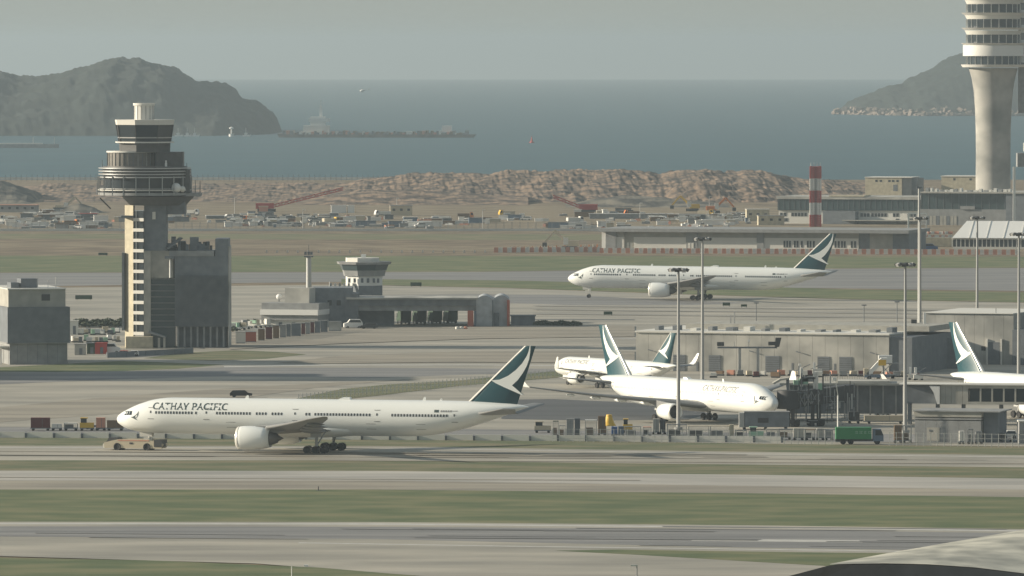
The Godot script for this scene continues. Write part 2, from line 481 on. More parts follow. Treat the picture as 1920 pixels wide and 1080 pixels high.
func mound(called: String, prof: Array, dist: float, front: float, back: float, seed_: int, m: Material, rough := 2.2, foot_y := 0.0):
	var n := FastNoiseLite.new()
	n.seed = seed_; n.frequency = 0.016; n.fractal_octaves = 5
	n.fractal_type = FastNoiseLite.FRACTAL_RIDGED
	var n2 := FastNoiseLite.new()
	n2.seed = seed_ + 1; n2.frequency = 0.06; n2.fractal_octaves = 3
	var gully := FastNoiseLite.new()
	gully.seed = seed_ + 9; gully.frequency = 0.05; gully.fractal_type = FastNoiseLite.FRACTAL_RIDGED; gully.fractal_octaves = 3
	var x0: float = prof[0][0]
	var x1: float = prof[-1][0]
	var cols := int((x1 - x0) / 2.0)
	var rows := 40
	var grid := []
	for i in cols + 1:
		var px := x0 + (x1 - x0) * i / cols
		var crest := at(px, profile_y(prof, px), dist)
		var h := maxf(crest.y, 0.0)
		var line := []
		for k in rows + 1:
			var t := -1.0 + 2.0 * k / rows
			var z := -dist + t * (front if t > 0 else back)
			var u := absf(t)
			var f := 1.0 - smoothstep(0.0, 1.0, clampf(u * (1.0 + 0.35 * n2.get_noise_2d(crest.x * 0.3, 7.0)), 0, 1))
			f = lerpf(f, 1.0 - u, 0.4)
			var nz := (n.get_noise_2d(crest.x, z) - 0.2) * rough * 0.45 + n2.get_noise_2d(crest.x * 0.8, z * 0.8) * rough * 0.5 + n2.get_noise_2d(crest.x * 5.0, z * 5.0) * rough * 0.3 - gully.get_noise_2d(crest.x, z * 0.18) * rough * 0.26
			var y := (h * f + nz * clampf(h / 6.0, 0, 1) * (1.0 if u < 0.92 else 0.0)) * (1.0 if u < 0.999 else 0.0) - (0.3 if u > 0.92 else 0.0)
			line.append(Vector3(crest.x, maxf(y, -0.3), z))
		grid.append(line)
	var mb := MB.new()
	for i in cols:
		for k in rows:
			mb.quad(grid[i][k], grid[i + 1][k], grid[i + 1][k + 1], grid[i][k + 1], 1)
	return struct(called, mb, m)

func build_mounds():
	var soil2 := noise_tex(19, 0.016, Color(0.46, 0.46, 0.46), Color(1, 0.95, 0.88), 7, 512, 2.6)
	M.earth = mottled(lin(0.30, 0.235, 0.19), soil2, Vector3(0.009, 0.03, 0.009), 1.0)
	var grey_earth := mottled(lin(0.20, 0.20, 0.185), soil2, Vector3(0.008, 0.03, 0.008), 1.0)
	mound("earth_mound", [[-300, 344], [0, 352], [40, 350], [90, 344], [180, 346], [240, 349], [330, 350], [380, 344], [450, 346], [520, 343], [600, 344], [650, 344], [690, 335], [730, 329], [770, 326], [830, 325], [900, 326], [960, 321], [1010, 323], [1060, 319], [1100, 320], [1160, 317], [1210, 322], [1235, 326], [1260, 320], [1310, 318], [1360, 322], [1400, 319], [1440, 323], [1475, 333], [1520, 337], [1580, 340], [1650, 345]], 3740, 240, 120, 4, M.earth)
	mound("earth_mound", [[560, 372], [640, 362], [700, 358], [780, 357], [860, 361], [930, 366], [990, 368]], 3520, 70, 60, 14, M.earth, 1.2)
	mound("earth_mound", [[1060, 384], [1120, 372], [1170, 366], [1230, 370], [1270, 374], [1330, 378], [1370, 386]], 3440, 45, 45, 24, grey_earth, 1.0)
	mound("earth_mound", [[1230, 376], [1270, 348], [1310, 340], [1360, 346], [1420, 350], [1460, 360], [1500, 384]], 3580, 80, 60, 34, M.earth, 2.4)
	mound("earth_mound", [[-420, 372], [-200, 335], [-40, 333], [0, 337], [30, 346], [62, 358], [80, 376]], 3560, 90, 90, 44, grey_earth, 0.8)
	mound("earth_mound", [[100, 402], [125, 386], [150, 381], [175, 388], [195, 402]], 3300, 25, 25, 54, grey_earth, 0.6)
	# the fence along the sea wall, its posts showing against the water
	var f := thing("sea_fence", "thin post fence along the sea wall beyond the earth mounds", "fence", Vector3.ZERO)
	var d := far(339)
	for i in 84:
		var px := -60.0 + i * 10.0
		var p := Vector3(at(px, 339, d).x, 0, -d)
		var mb := MB.new()
		mb.box(p + Vector3(0, 1.6, 0), Vector3(0.22, 3.2, 0.22))
		part(f, "post", mb, M.grey)
	var rail := MB.new()
	rail.box(Vector3((at(-60, 339, d).x + at(780, 339, d).x) * 0.5, 1.3, -d), Vector3(at(780, 339, d).x - at(-60, 339, d).x, 1.0, 0.12))
	part(f, "rail", rail, M.offwhite)
	# perimeter fence in front of the works
	var pf := thing("perimeter_fence", "long pale fence in front of the earthworks", "fence", Vector3.ZERO)
	var d2 := far(433)
	for i in 78:
		var px := -30.0 + i * 15.0
		var p := Vector3(at(px, 433, d2).x, 0, -d2)
		var mb := MB.new()
		mb.box(p + Vector3(0, 1.7, 0), Vector3(0.2, 3.4, 0.2))
		part(pf, "post", mb, M.galv)
	var xa := at(-30, 433, d2).x
	var xb := at(1126, 433, d2).x
	var wall := MB.new()
	wall.box(Vector3((xa + xb) * 0.5, 0.45, -d2 + 0.3), Vector3(xb - xa, 0.9, 0.25))
	part(pf, "kerb_wall", wall, M.offwhite)
	var wires := MB.new()
	for k in 7: wires.box(Vector3((xa + xb) * 0.5, 1.2 + k * 0.33, -d2), Vector3(xb - xa, 0.05, 0.05))
	part(pf, "wire", wires, M.galv).set_meta("kind", "stuff")
	build_works()

func crane(where: Vector3, label: String, dx: float, dy: float, m: Material):
	var t := thing("crawler_crane", label, "crane", where)
	var tr := MB.new()
	for s in [-1.0, 1.0]: tr.box(Vector3(0, 0.6, s * 2.2), Vector3(7.5, 1.2, 1.1))
	part(t, "crawler_track", tr, M.charcoal)
	var cab := MB.new()
	cab.box(Vector3(signf(dx) * -1.5, 2.4, 0), Vector3(6, 2.3, 3.6)); cab.box(Vector3(signf(dx) * 2.2, 2.5, 1.2), Vector3(1.8, 2.2, 1.5))
	part(t, "cab", cab, m)
	var bm := MB.new()
	var a := Vector3(signf(dx) * 2.0, 2.2, 0)
	var b := a + Vector3(dx, dy, 0)
	for q in [[-0.9, -0.9], [-0.9, 0.9], [0.9, -0.9], [0.9, 0.9]]:
		bm.bar(a + Vector3(0, q[0] * 0.6, q[1]), b + Vector3(0, q[0] * 0.6, q[1]), 0.32, 0.32)
	var steps := int(absf(dx) / 2.5)
	for i in steps:
		var p := a.lerp(b, i / float(steps))
		var q := a.lerp(b, (i + 1) / float(steps))
		bm.bar(p + Vector3(0, -0.5, 0.9), q + Vector3(0, 0.5, 0.9), 0.2, 0.2); bm.bar(p + Vector3(0, 0.5, -0.9), q + Vector3(0, -0.5, -0.9), 0.2, 0.2)
	part(t, "boom", bm, m)

func excavator(where: Vector3, label: String, flip: float, m: Material):
	var t := thing("excavator", label, "excavator", where)
	t.scale.x = 1.0
	var tr := MB.new()
	for s in [-1.0, 1.0]: tr.box(Vector3(0, 0.55, s * 1.5), Vector3(5.2, 1.1, 0.8))
	part(t, "crawler_track", tr, M.charcoal)
	var b := MB.new()
	b.box(Vector3(-1.0 * flip, 2.1, 0), Vector3(4.2, 1.8, 3.0))
	part(t, "body", b, m)
	var c := MB.new()
	c.box(Vector3(1.3 * flip, 2.9, 0.9), Vector3(1.7, 2.3, 1.3))
	part(t, "cab", c, M.offwhite)
	var a := MB.new()
	a.bar(Vector3(1.0 * flip, 2.5, 0), Vector3(5.0 * flip, 6.4, 0), 0.6, 0.9); a.bar(Vector3(5.0 * flip, 6.4, 0), Vector3(8.4 * flip, 2.6, 0), 0.5, 0.7)
	part(t, "arm", a, m)
	var k := MB.new()
	k.box(Vector3(8.5 * flip, 1.7, 0), Vector3(1.5, 1.4, 1.5))
	part(t, "bucket", k, M.charcoal)

func cabin(where: Vector3, called: String, label: String, category: String, group: String, w: float, h: float, d: float, m: Material, roof: Material):
	var t := thing(called, label, category, where, rng.randf_range(-8, 8), group)
	block(t, "wall", Vector3(0, h * 0.5, 0), Vector3(w, h, d), m)
	block(t, "roof", Vector3(0, h + 0.1, 0), Vector3(w + 0.4, 0.2, d + 0.4), roof)
	if w > 8.9:
		var n := int(w / 3.0)
		for i in n: block(t, "window", Vector3(-w * 0.5 + (i + 0.5) * w / n, h * 0.6, d * 0.5 + 0.03), Vector3(1.1, 0.9, 0.06), M.glass)
	return t

func truck(where: Vector3, turn: float, called: String, label: String, group: String, l: float, h: float, cab_m: Material, body_m: Material, category := "truck") -> Node3D:
	var t := thing(called, label, category, where, turn, group)
	block(t, "chassis", Vector3(0, 0.75, 0), Vector3(l, 0.35, 2.0), M.charcoal)
	block(t, "cargo_body", Vector3(l * 0.12, 0.95 + h * 0.5, 0), Vector3(l * 0.74, h, 2.4), body_m)
	var c := MB.new()
	var x := -l * 0.5
	c.prism(PackedVector2Array([Vector2(x, 0.6), Vector2(x + l * 0.22, 0.6), Vector2(x + l * 0.22, 2.7), Vector2(x + 0.45, 2.7), Vector2(x, 1.6)]), -1.15, 1.15)
	part(t, "cab", c, cab_m)
	var ws := MB.new()
	ws.prism(PackedVector2Array([Vector2(x + 0.05, 1.62), Vector2(x + 0.5, 2.55), Vector2(x + l * 0.17, 2.55), Vector2(x + l * 0.17, 1.62)]), -1.17, 1.17)
	part(t, "window", ws, M.glass)
	for wx in [x + l * 0.13, l * 0.18, l * 0.34]:
		for s in [-1.0, 1.0]:
			var wb := MB.new()
			wheel(wb, Vector3(wx, 0.5, s * 1.0), 0.5, 0.3)
			part(t, "wheel", wb, M.rubber)
	return t

func car(where: Vector3, turn: float, label: String, group: String, m: Material, l := 4.6, h := 1.5, called := "car", category := "car") -> Node3D:
	var t := thing(called, label, category, where, turn, group)
	var b := MB.new()
	var k := l * 0.5
	b.prism(PackedVector2Array([Vector2(-k, 0.35), Vector2(k, 0.35), Vector2(k, h * 0.62), Vector2(k * 0.75, h * 0.98), Vector2(-k * 0.35, h), Vector2(-k * 0.6, h * 0.66), Vector2(-k, h * 0.55)]), -0.9, 0.9)
	part(t, "body", b, m)
	var g := MB.new()
	g.prism(PackedVector2Array([Vector2(k * 0.85, h * 0.66), Vector2(k * 0.7, h * 0.92), Vector2(-k * 0.32, h * 0.94), Vector2(-k * 0.52, h * 0.68)]), -0.92, 0.92)
	part(t, "window", g, M.glass)
	for wx in [-k * 0.62, k * 0.62]:
		for s in [-1.0, 1.0]:
			var wb := MB.new()
			wheel(wb, Vector3(wx, 0.34, s * 0.82), 0.34, 0.24)
			part(t, "wheel", wb, M.rubber)
	return t

func build_works():
	crane(gp(500, 397), "crawler crane with a long red lattice boom lying up the earth slope", 30, 7.4, M.red)
	crane(gp(1100, 399), "crawler crane with a short red boom beside the grey spoil heap", -12, 4.6, M.red)
	excavator(gp(1298, 396) , "yellow excavator on the slope right of the grey spoil heap", -1.0, M.yellow)
	excavator(gp(1338, 400), "orange excavator right of the yellow excavator on the slope", 1.0, M.orange)
	excavator(gp(118, 398), "sand coloured excavator at the foot of the left mound", 1.0, M.sand)
	cabin(gp(494, 400), "site_container", "orange container beside the long red crane boom", "container", "", 3.6, 2.8, 3, M.orange_pale, M.sand)
	cabin(gp(635, 399), "site_cabin", "wide bright white cabin below the slope, left of a smaller twin", "cabin", "", 6.2, 3.0, 3, M.white, M.white)
	cabin(gp(658, 399), "site_cabin", "small bright white cabin right of the wide white cabin", "cabin", "", 2.6, 3.0, 3, M.white, M.white)
	cabin(gp(752, 404), "site_cabin", "sand coloured site hut with a mast beside it", "cabin", "", 9, 4.0, 5, M.sand, M.grey)
	cabin(gp(1420, 414), "site_cabin", "long cream site office left of the dark glass hall", "cabin", "", 9.0, 4.5, 5, M.cream, M.offwhite)
	cabin(gp(1445, 422), "site_cabin", "lower cream site office in front of the long cream one", "cabin", "", 10.0, 3.6, 5, M.cream, M.grey)
	cabin(gp(35, 398), "site_cabin", "low pink roofed site shelter at the far left of the works", "cabin", "", 16.0, 3.0, 6, M.grey, M.orange_pale)
	cabin(gp(165, 412), "site_cabin", "red roofed site shelter left of the control tower", "cabin", "", 7.0, 2.4, 4, M.grey_dark, M.red)
	var kinds := [["site_cabin", "white site cabin in the yard below the earth mounds", "cabin", "white cabins in the works yard", M.white, M.offwhite], ["site_cabin", "grey site cabin in the yard below the earth mounds", "cabin", "grey cabins in the works yard", M.grey, M.grey_dark], ["site_container", "blue grey container in the yard below the earth mounds", "container", "blue grey containers in the works yard", M.blue_grey, M.grey_blue], ["site_container", "brown container in the yard below the earth mounds", "container", "brown containers in the works yard", M.brown, M.brown], ["site_container", "cream container in the yard below the earth mounds", "container", "cream containers in the works yard", M.sand, M.offwhite], ["site_cabin", "dark site cabin in the yard below the earth mounds", "cabin", "dark cabins in the works yard", M.grey_dark, M.charcoal]]
	var hubs := []
	for i in 46: hubs.append(Vector2(rng.randf_range(-20, 1440), 400.0 + 28.0 * pow(rng.randf(), 0.7)))
	for i in 430:
		var hub: Vector2 = hubs[rng.randi() % hubs.size()]
		var px := clampf(hub.x + rng.randfn(0.0, 26.0), -30, 1446)
		var py := clampf(hub.y + rng.randfn(0.0, 1.6), 399, 429.5)
		if px > 1200 and py > 422: py = 412
		if i % 9 == 8:
			var pale := rng.randf() < 0.6
			car(gp(px, py), rng.randf_range(-30, 30), "white pickup parked in the yard below the earth mounds" if pale else "dark pickup parked in the yard below the earth mounds", "white pickups in the works yard" if pale else "dark pickups in the works yard", M.white if pale else M.grey_dark, rng.randf_range(3.6, 4.8), rng.randf_range(1.5, 1.9), "pickup_truck", "truck")
			continue
		var k: Array = kinds[0 if rng.randf() < 0.3 else rng.randi() % kinds.size()]
		cabin(gp(px, py), k[0], k[1], k[2], k[3], rng.randf_range(1.0, 5.6) * (1.0 if i % 5 else 1.6), rng.randf_range(0.6, 2.2), rng.randf_range(1, 3), k[4], k[5] if i % 3 else M.white)
	for i in 170:
		var hub: Vector2 = hubs[rng.randi() % hubs.size()]
		var c := thing("material_stack", ["low pale stack of materials in the works yard", "low grey stack of materials in the works yard", "low rusty stack of materials in the works yard"][i % 3], "stack", gp(clampf(hub.x + rng.randfn(0.0, 34.0), -30, 1446), clampf(hub.y + rng.randfn(0.0, 2.5), 399, 429.5)), rng.randf_range(-20, 20), ["pale stacks in the works yard", "grey stacks in the works yard", "rusty stacks in the works yard"][i % 3])
		var w := rng.randf_range(1.0, 4.5)
		var h := rng.randf_range(0.4, 1.2)
		block(c, "load", Vector3(0, h * 0.5, 0), Vector3(w, h, 1.5), [M.white, M.grey, M.orange_pale][i % 3])
		block(c, "load", Vector3(w * 0.15, h + 0.15, 0), Vector3(w * 0.5, 0.3, 1.2), [M.offwhite, M.offwhite, M.brown][i % 3])
	for i in 12:
		truck(gp(20 + i * 118 + rng.randf_range(-30, 30), 406 + rng.randf_range(-4, 20) * (1.0 if i < 10 else 0.2)), rng.randf_range(-25, 25) + (180 if i % 2 else 0), "dump_truck", "%s dump truck standing in the works yard, %s truck from the left" % [["white", "orange", "yellow"][i % 3], ["first", "second", "third", "fourth", "fifth", "sixth", "seventh", "eighth", "ninth", "tenth", "eleventh", "last"][i]], "dump trucks in the works yard", 6.5, 1.3, [M.white, M.orange, M.yellow][i % 3], [M.offwhite, M.brown, M.sand][i % 3])
	# row of white roofed sheds behind the long building
	for i in 12:
		cabin(gp(1112 + i * 13.0, 410), "roof_shed", "small white gabled shed in the row behind the long building", "shed", "white sheds in a row", 3.0, 1.9, 3, M.grey, M.white)
	# lamp posts of the works
	for q in [[568, 428], [744, 404], [1330, 400], [440, 402], [905, 428], [1200, 414]]:
		var t := thing("site_lamp", "thin lamp post standing in the works yard", "lamp post", gp(q[0], q[1]), 0, "lamp posts in the works yard")
		var mb := MB.new()
		mb.cyl(Vector3.ZERO, Vector3(0, 7.0, 0), 0.14, 0.1, 8)
		part(t, "pole", mb, M.galv)
		block(t, "lamp_head", Vector3(0.4, 7.0, 0), Vector3(1.2, 0.25, 0.4), M.offwhite)

func building(called: String, label: String, category: String, px0: float, px1: float, foot: float, turn := 0.0) -> Array:
	var p0 := gp(px0, foot)
	var p1 := gp(px1, foot)
	var t := thing(called, label, category, p0, turn)
	t.scale.x = 1.0 / cos(deg_to_rad(turn))
	return [t, p1.x - p0.x, LENS / -p0.z]

func mast_lamp(px: float, foot: float, top: float, label: String, ring := 3.5):
	var p := gp(px, foot)
	var h := (foot - top) * -p.z / LENS
	var t := thing("floodlight_mast", label, "light mast", p, 0, "tall apron floodlight masts")
	var mb := MB.new()
	mb.cyl(Vector3(0, 0, 0), Vector3(0, h - 0.4, 0), 0.38, 0.2, 12)
	mb.cyl(Vector3(0, 0, 0), Vector3(0, 0.5, 0), 0.8, 0.8, 12)
	part(t, "pole", mb, M.mast)
	var r := MB.new()
	r.lathe([Vector2(ring * 0.36, 0), Vector2(ring * 0.42, 0), Vector2(ring * 0.42, 0.25), Vector2(ring * 0.36, 0.25), Vector2(ring * 0.36, 0)], 16, Vector3(0, h - 0.55, 0))
	for k in 4: r.bar(Vector3(0, h - 0.5, 0), Vector3(cos(k * PI / 2) * ring * 0.4, h - 0.45, sin(k * PI / 2) * ring * 0.4), 0.12, 0.12)
	part(t, "head_ring", r, M.charcoal)
	for k in 8:
		var a := TAU * k / 8 + 0.2
		var lm := MB.new()
		lm.xf = Transform3D(Basis(Vector3.UP, -a) * Basis(Vector3(0, 0, 1), -0.5), Vector3(cos(a) * ring * 0.46, h - 0.55, sin(a) * ring * 0.46))
		lm.box(Vector3.ZERO, Vector3(0.55, 0.5, 0.75))
		part(t, "floodlight", lm, M.lamp if k % 2 else M.charcoal)

func build_far_buildings():
	# long pale shed behind the runway
	var b := building("long_shed", "long pale flat roofed shed behind the airliner on the runway", "building", 1127, 1697, 470, -15.0)
	var t: Node3D = b[0]
	var k: float = b[2]
	var u := func(px: float) -> float: return (px - 1127.0) / k
	var H := (470.0 - 434.0) / k
	for q in [[1155, 1170], [1188, 1286], [1307, 1417], [1430, 1604]]:
		wall_block(t, "wall_panel", u.call(q[0]), u.call(q[1]), 0, H - 1.8, 0.0, 30, M.offwhite)
		wall_block(t, "clerestory", u.call(q[0]), u.call(q[1]), H - 1.8, H, 0.35, 30, M.beige_panel)
	for q in [[1127, 1136, M.white], [1136, 1155, M.grey], [1170, 1188, M.beige_panel], [1286, 1307, M.grey], [1417, 1430, M.grey], [1604, 1624, M.grey_blue], [1624, 1666, M.beige_panel], [1666, 1696, M.grey_blue]]:
		wall_block(t, "pier", u.call(q[0]), u.call(q[1]), 0, H, -0.4 if q[2] == M.grey else 0.9, 28, q[2])
	wall_block(t, "roof", u.call(1124), u.call(1699), H, H + 1.1, -2.6, 32, M.grey)
	windows(t, [u.call(1468), u.call(1473), u.call(1478), u.call(1487), u.call(1492), u.call(1500), u.call(1511), u.call(1516), u.call(1522), u.call(1562), u.call(1568), u.call(1574), u.call(1579), u.call(1592), u.call(1598)], 1.6, 3.7, 0.62, 0.03, M.glass, M.grey)
	for px in [1176, 1182, 1292, 1298]:
		block(t, "door", Vector3(u.call(px), 1.4, -0.9 + 0.03 if px < 1200 else 0.46), Vector3(0.8, 2.8, 0.1), M.offwhite)
	# orange and white barriers along the runway strip
	var n := 0
	var px := 1128.0
	while px < 1915:
		barrier_spot(px, 474.5 + (px - 1128) * 0.004, n % 2 == 0)
		px += 8.2
		n += 1
	px = 930.0
	while px < 1124:
		barrier_spot(px, 473.5 - (px - 930.0) * 0.006, n % 2 == 0)
		px += 8.4; n += 1
	for i in 22:
		var c := thing("traffic_cone", "slim orange and white marker post left of the long shed", "marker post", gp(960 + i * 7.6, 471 - i * 0.22), 0, "orange marker posts beside the shed")
		block(c, "post", Vector3(0, 0.75, 0), Vector3(0.35, 1.5, 0.35), M.orange if i % 2 else M.offwhite)
		block(c, "foot", Vector3(0, 0.06, 0), Vector3(0.9, 0.12, 0.9), M.charcoal)
	for i in 26:
		var q := [1705 + (i % 13) * 6.4 + rng.randf_range(-1, 1), 443.0 - (i / 13) * 7.0]
		var c := thing("water_barrier", "orange and white barrier stored behind the runway beside the white tent", "barrier", gp(q[0], q[1] + 3.0), rng.randf_range(-40, 40), "barriers stored beside the tent")
		block(c, "base", Vector3(0, 0.3, 0), Vector3(1.7, 0.6, 0.6), M.orange_pale if i % 2 else M.offwhite)
		block(c, "top", Vector3(0, 0.8, 0), Vector3(1.7, 0.4, 0.3), M.orange_pale if i % 2 else M.offwhite)
	for i in 22:
		var c := thing("water_barrier", "jumbled orange barrier in the heap right of the far airliner's fin", "barrier", gp(1632 + i * 4.6 + rng.randf_range(-3, 3), 469.5 + rng.randf_range(-2, 1)), rng.randf_range(-80, 80), "jumbled orange barriers")
		block(c, "base", Vector3(0, 0.4, 0), Vector3(1.5, 0.8, 0.6), M.orange_pale if i % 4 else M.offwhite)
		block(c, "top", Vector3(0, 1.1, 0), Vector3(1.5, 0.6, 0.25), M.orange if i % 3 else M.orange_pale)
	# excavator and spoil near the shed
	excavator(gp(1068, 468), "small grey digger parked left of the long shed", -1.0, M.sand)
	# low beige wall and blue car between shed and tent
	var w := thing("low_wall", "low cream wall between the long shed and the white tent", "wall", gp(1697, 463))
	block(w, "wall", Vector3(8.3, 1.6, -0.4), Vector3(16.6, 3.2, 0.5), M.cream)
	block(w, "coping", Vector3(8.3, 3.3, -0.4), Vector3(16.8, 0.25, 0.7), M.offwhite)
	car(gp(1743, 469), 180, "bright blue van in front of the low cream wall", "", M.blue, 5.6, 2.2, "van", "van")
	# white tent hall
	b = building("tent_hall", "white ribbed tent hall with glass front at the right edge", "building", 1785, 2040, 467, -9.0)
	t = b[0]; k = b[2]
	var L: float = b[1]
	var he := 21.0 / k
	var hr := 51.0 / k
	var n_bay := 8
	for i in n_bay:
		var mb := MB.new()
		var x0 := L * i / n_bay + 0.04
		var x1 := L * (i + 1) / n_bay - 0.04
		var s0 := 3.4 if i == 0 else 0.0
		mb.quad(Vector3(x0, he, 0), Vector3(x1, he, 0), Vector3(x1, hr, -16), Vector3(x0 + s0, hr, -16)); mb.quad(Vector3(x0 + s0, hr, -16), Vector3(x1, hr, -16), Vector3(x1, he, -32), Vector3(x0, he, -32))
		mb.quad(Vector3(x0, he - 0.15, 0), Vector3(x1, he - 0.15, 0), Vector3(x1, hr - 0.15, -16), Vector3(x0 + s0, hr - 0.15, -16))
		if i == 0: mb.tri(Vector3(x0, he, 0), Vector3(x0 + s0, hr, -16), Vector3(x0, he, -32))
		part(t, "roof_panel", mb, M.white)
		mb = MB.new()
		mb.bar(Vector3(x1 + 0.04, he + 0.05, 0), Vector3(x1 + 0.04, hr + 0.05, -16), 0.25, 0.2)
		part(t, "roof_rib", mb, M.offwhite)
	wall_block(t, "glass_front", 0.3, L - 0.3, 0.8, he, 0.8, 1.0, M.glass)
	wall_block(t, "plinth", 0.2, L - 0.2, 0, 0.8, 0.5, 31, M.offwhite)
	for i in 33:
		wall_block(t, "mullion", L * i / 32.0 - 0.16, L * i / 32.0 + 0.16, 0.8, he, 0.55, 0.82, M.offwhite)
	wall_block(t, "eave_beam", 0, L, he - 0.5, he - 0.02, 0.2, 0.6, M.offwhite)
	wall_block(t, "rear_wall", 0.2, L - 0.2, 0.8, he, 30.6, 31, M.offwhite)
	# dark glass hall with its white storey
	b = building("glass_hall", "long hall with dark glass upper storey and white lower storey", "building", 1460, 1722, 419, -15.0)
	t = b[0]; k = b[2]
	u = func(p: float) -> float: return (p - 1460.0) / k
	wall_block(t, "lower_wall", 0, u.call(1722), 0, 25 / k, 0, 30, M.offwhite)
	wall_block(t, "glass_storey", -0.3, u.call(1722), 25 / k, 46 / k, -0.6, 30, M.glass_teal)
	for i in 27:
		wall_block(t, "mullion", u.call(1460 + i * 10.0) - 0.06, u.call(1460 + i * 10.0) + 0.06, 25 / k, 46 / k, -0.72, -0.6, M.grey_dark)
	wall_block(t, "roof", -0.6, u.call(1724), 46 / k, 51 / k, -1.2, 31, M.beige)
	wall_block(t, "roof_edge", u.call(1555), u.call(1620), 51 / k, 53.5 / k, -1.4, 10, M.cream)
	windows(t, [u.call(1465), u.call(1472), u.call(1486), u.call(1492), u.call(1498), u.call(1504), u.call(1510), u.call(1614), u.call(1620), u.call(1626), u.call(1634), u.call(1640), u.call(1646), u.call(1652), u.call(1658), u.call(1674), u.call(1680), u.call(1700), u.call(1706), u.call(1712)], 14 / k, 20 / k, 1.0, 0.03, M.glass, M.grey)
	windows(t, [u.call(1469), u.call(1474), u.call(1680), u.call(1705)], 4 / k, 10 / k, 1.3, 0.03, M.glass, M.grey)
	wall_block(t, "wing", u.call(1548), u.call(1608), 0, 24 / k, -6.0, 0.0, M.grey_blue)
	wall_block(t, "canopy", u.call(1586), u.call(1720), 6.5 / k, 8 / k, -8, 0.0, M.beige_panel)
	# teal glass hall to the right
	b = building("teal_hall", "wide teal glass hall at the foot of the tall control tower", "building", 1727, 2060, 422, -15.0)
	t = b[0]; k = b[2]
	u = func(p: float) -> float: return (p - 1727.0) / k
	wall_block(t, "glass_storey", 0, u.call(1885), 30 / k, 60 / k, 0, 34, M.glass_teal)
	for i in 12: wall_block(t, "mullion", u.call(1727 + i * 14.0) - 0.07, u.call(1727 + i * 14.0) + 0.07, 30 / k, 60 / k, -0.12, 0.0, M.grey_blue)
	wall_block(t, "lower_wall", -0.2, u.call(1885), 0, 30 / k, -0.5, 34, M.grey)
	wall_block(t, "stair_block", u.call(1800), u.call(1827), 30 / k, 36 / k, -1.0, 4, M.grey)
	wall_block(t, "end_block", u.call(1885) + 0.02, u.call(2060), 0, 60 / k, -2.0, 34, M.grey_blue)
	wall_block(t, "roof", -0.5, u.call(2062), 60 / k, 62.5 / k, -2.6, 35, M.beige_panel)
	for i in 9: wall_block(t, "loading_door", u.call(1737 + i * 6.4), u.call(1737 + i * 6.4 + 5.2), 0, 3.6, -0.62, -0.5, M.grey_dark if i % 3 == 0 else M.beige_panel)
	for i in 18: wall_block(t, "roof_unit", u.call(1730 + i * 9.0), u.call(1730 + i * 9.0 + rng.randf_range(3, 7)), 62.5 / k, 62.5 / k + rng.randf_range(0.5, 1.6), 5, 8, M.offwhite if i % 3 else M.grey)
	# boxes behind the halls
	b = building("plant_building", "cream box building with small square windows behind the dark hall", "building", 1622, 1716, 388, -15.0)
	t = b[0]; k = b[2]
	u = func(p: float) -> float: return (p - 1622.0) / k
	wall_block(t, "wall", 0, u.call(1690), 0, 55 / k, 0, 16, M.cream)
	wall_block(t, "stair_wall", u.call(1690), u.call(1707), 0, 55 / k, 0.8, 16, M.grey)
	wall_block(t, "end_wall", u.call(1707), u.call(1716), 0, 54 / k, 2.0, 16, M.grey_blue)
	wall_block(t, "roof", -0.3, u.call(1709), 55 / k, 56.2 / k, -0.3, 16.4, M.offwhite)
	for p in [1643, 1651, 1667, 1674, 1682]: wall_block(t, "window", u.call(p) - 0.5, u.call(p) + 0.5, 47 / k, 51 / k, -0.04, 0.02, M.glass)
	wall_block(t, "loading_door", u.call(1674), u.call(1682), 30 / k, 42 / k, -0.05, 0.02, M.grey_dark)
	b = building("plant_building", "cream box building left of the tall control tower shaft", "building", 1765, 1842, 388, -15.0)
	t = b[0]; k = b[2]
	u = func(p: float) -> float: return (p - 1765.0) / k
	wall_block(t, "wall", 0, u.call(1842), 0, 57 / k, 0, 14, M.cream)
	wall_block(t, "roof", -0.3, u.call(1843), 57 / k, 58.5 / k, -0.3, 14.4, M.offwhite)
	for p in [1789, 1819]: wall_block(t, "window", u.call(p) - 0.5, u.call(p) + 0.5, 50 / k, 54 / k, -0.04, 0.02, M.glass)
	# red and white lattice mast
	var mp := gp(1529, 425)
	k = LENS / -mp.z
	t = thing("radar_mast", "red and white banded mast with aerials above the dark hall", "mast", mp)
	var mh := 113.0 / k
	for i in 5:
		var mb := MB.new()
		var y0 := mh * i / 5.0
		var y1 := mh * (i + 1) / 5.0
		var hw := 1.9
		for q in [[-1, -1], [-1, 1], [1, -1], [1, 1]]: mb.bar(Vector3(q[0] * hw, y0, q[1] * hw), Vector3(q[0] * hw, y1, q[1] * hw), 0.6, 0.6)
		for q in 6:
			var ya := lerpf(y0, y1, q / 6.0)
			var yb := lerpf(y0, y1, (q + 1) / 6.0)
			for s in [-1.0, 1.0]:
				mb.bar(Vector3(-hw, ya, s * hw), Vector3(hw, yb, s * hw), 0.35, 0.35); mb.bar(Vector3(hw, ya, s * hw), Vector3(-hw, yb, s * hw), 0.35, 0.35)
				mb.bar(Vector3(s * hw, ya, -hw), Vector3(s * hw, yb, hw), 0.35, 0.35)
			mb.box(Vector3(0, yb - 0.15, 0), Vector3(hw * 2, 0.3, hw * 2))
		mb.box(Vector3(0, (y0 + y1) * 0.5, 0), Vector3(2.4, y1 - y0 - 0.02, 2.4))
		part(t, "mast_section", mb, M.red if i % 2 == 0 else M.white)
	for q in [-1.8, -0.6, 0.6, 1.8]:
		var mb := MB.new()
		mb.cyl(Vector3(q, mh, 0), Vector3(q, mh + 1.6, 0), 0.1, 0.06, 6)
		part(t, "aerial", mb, M.offwhite)
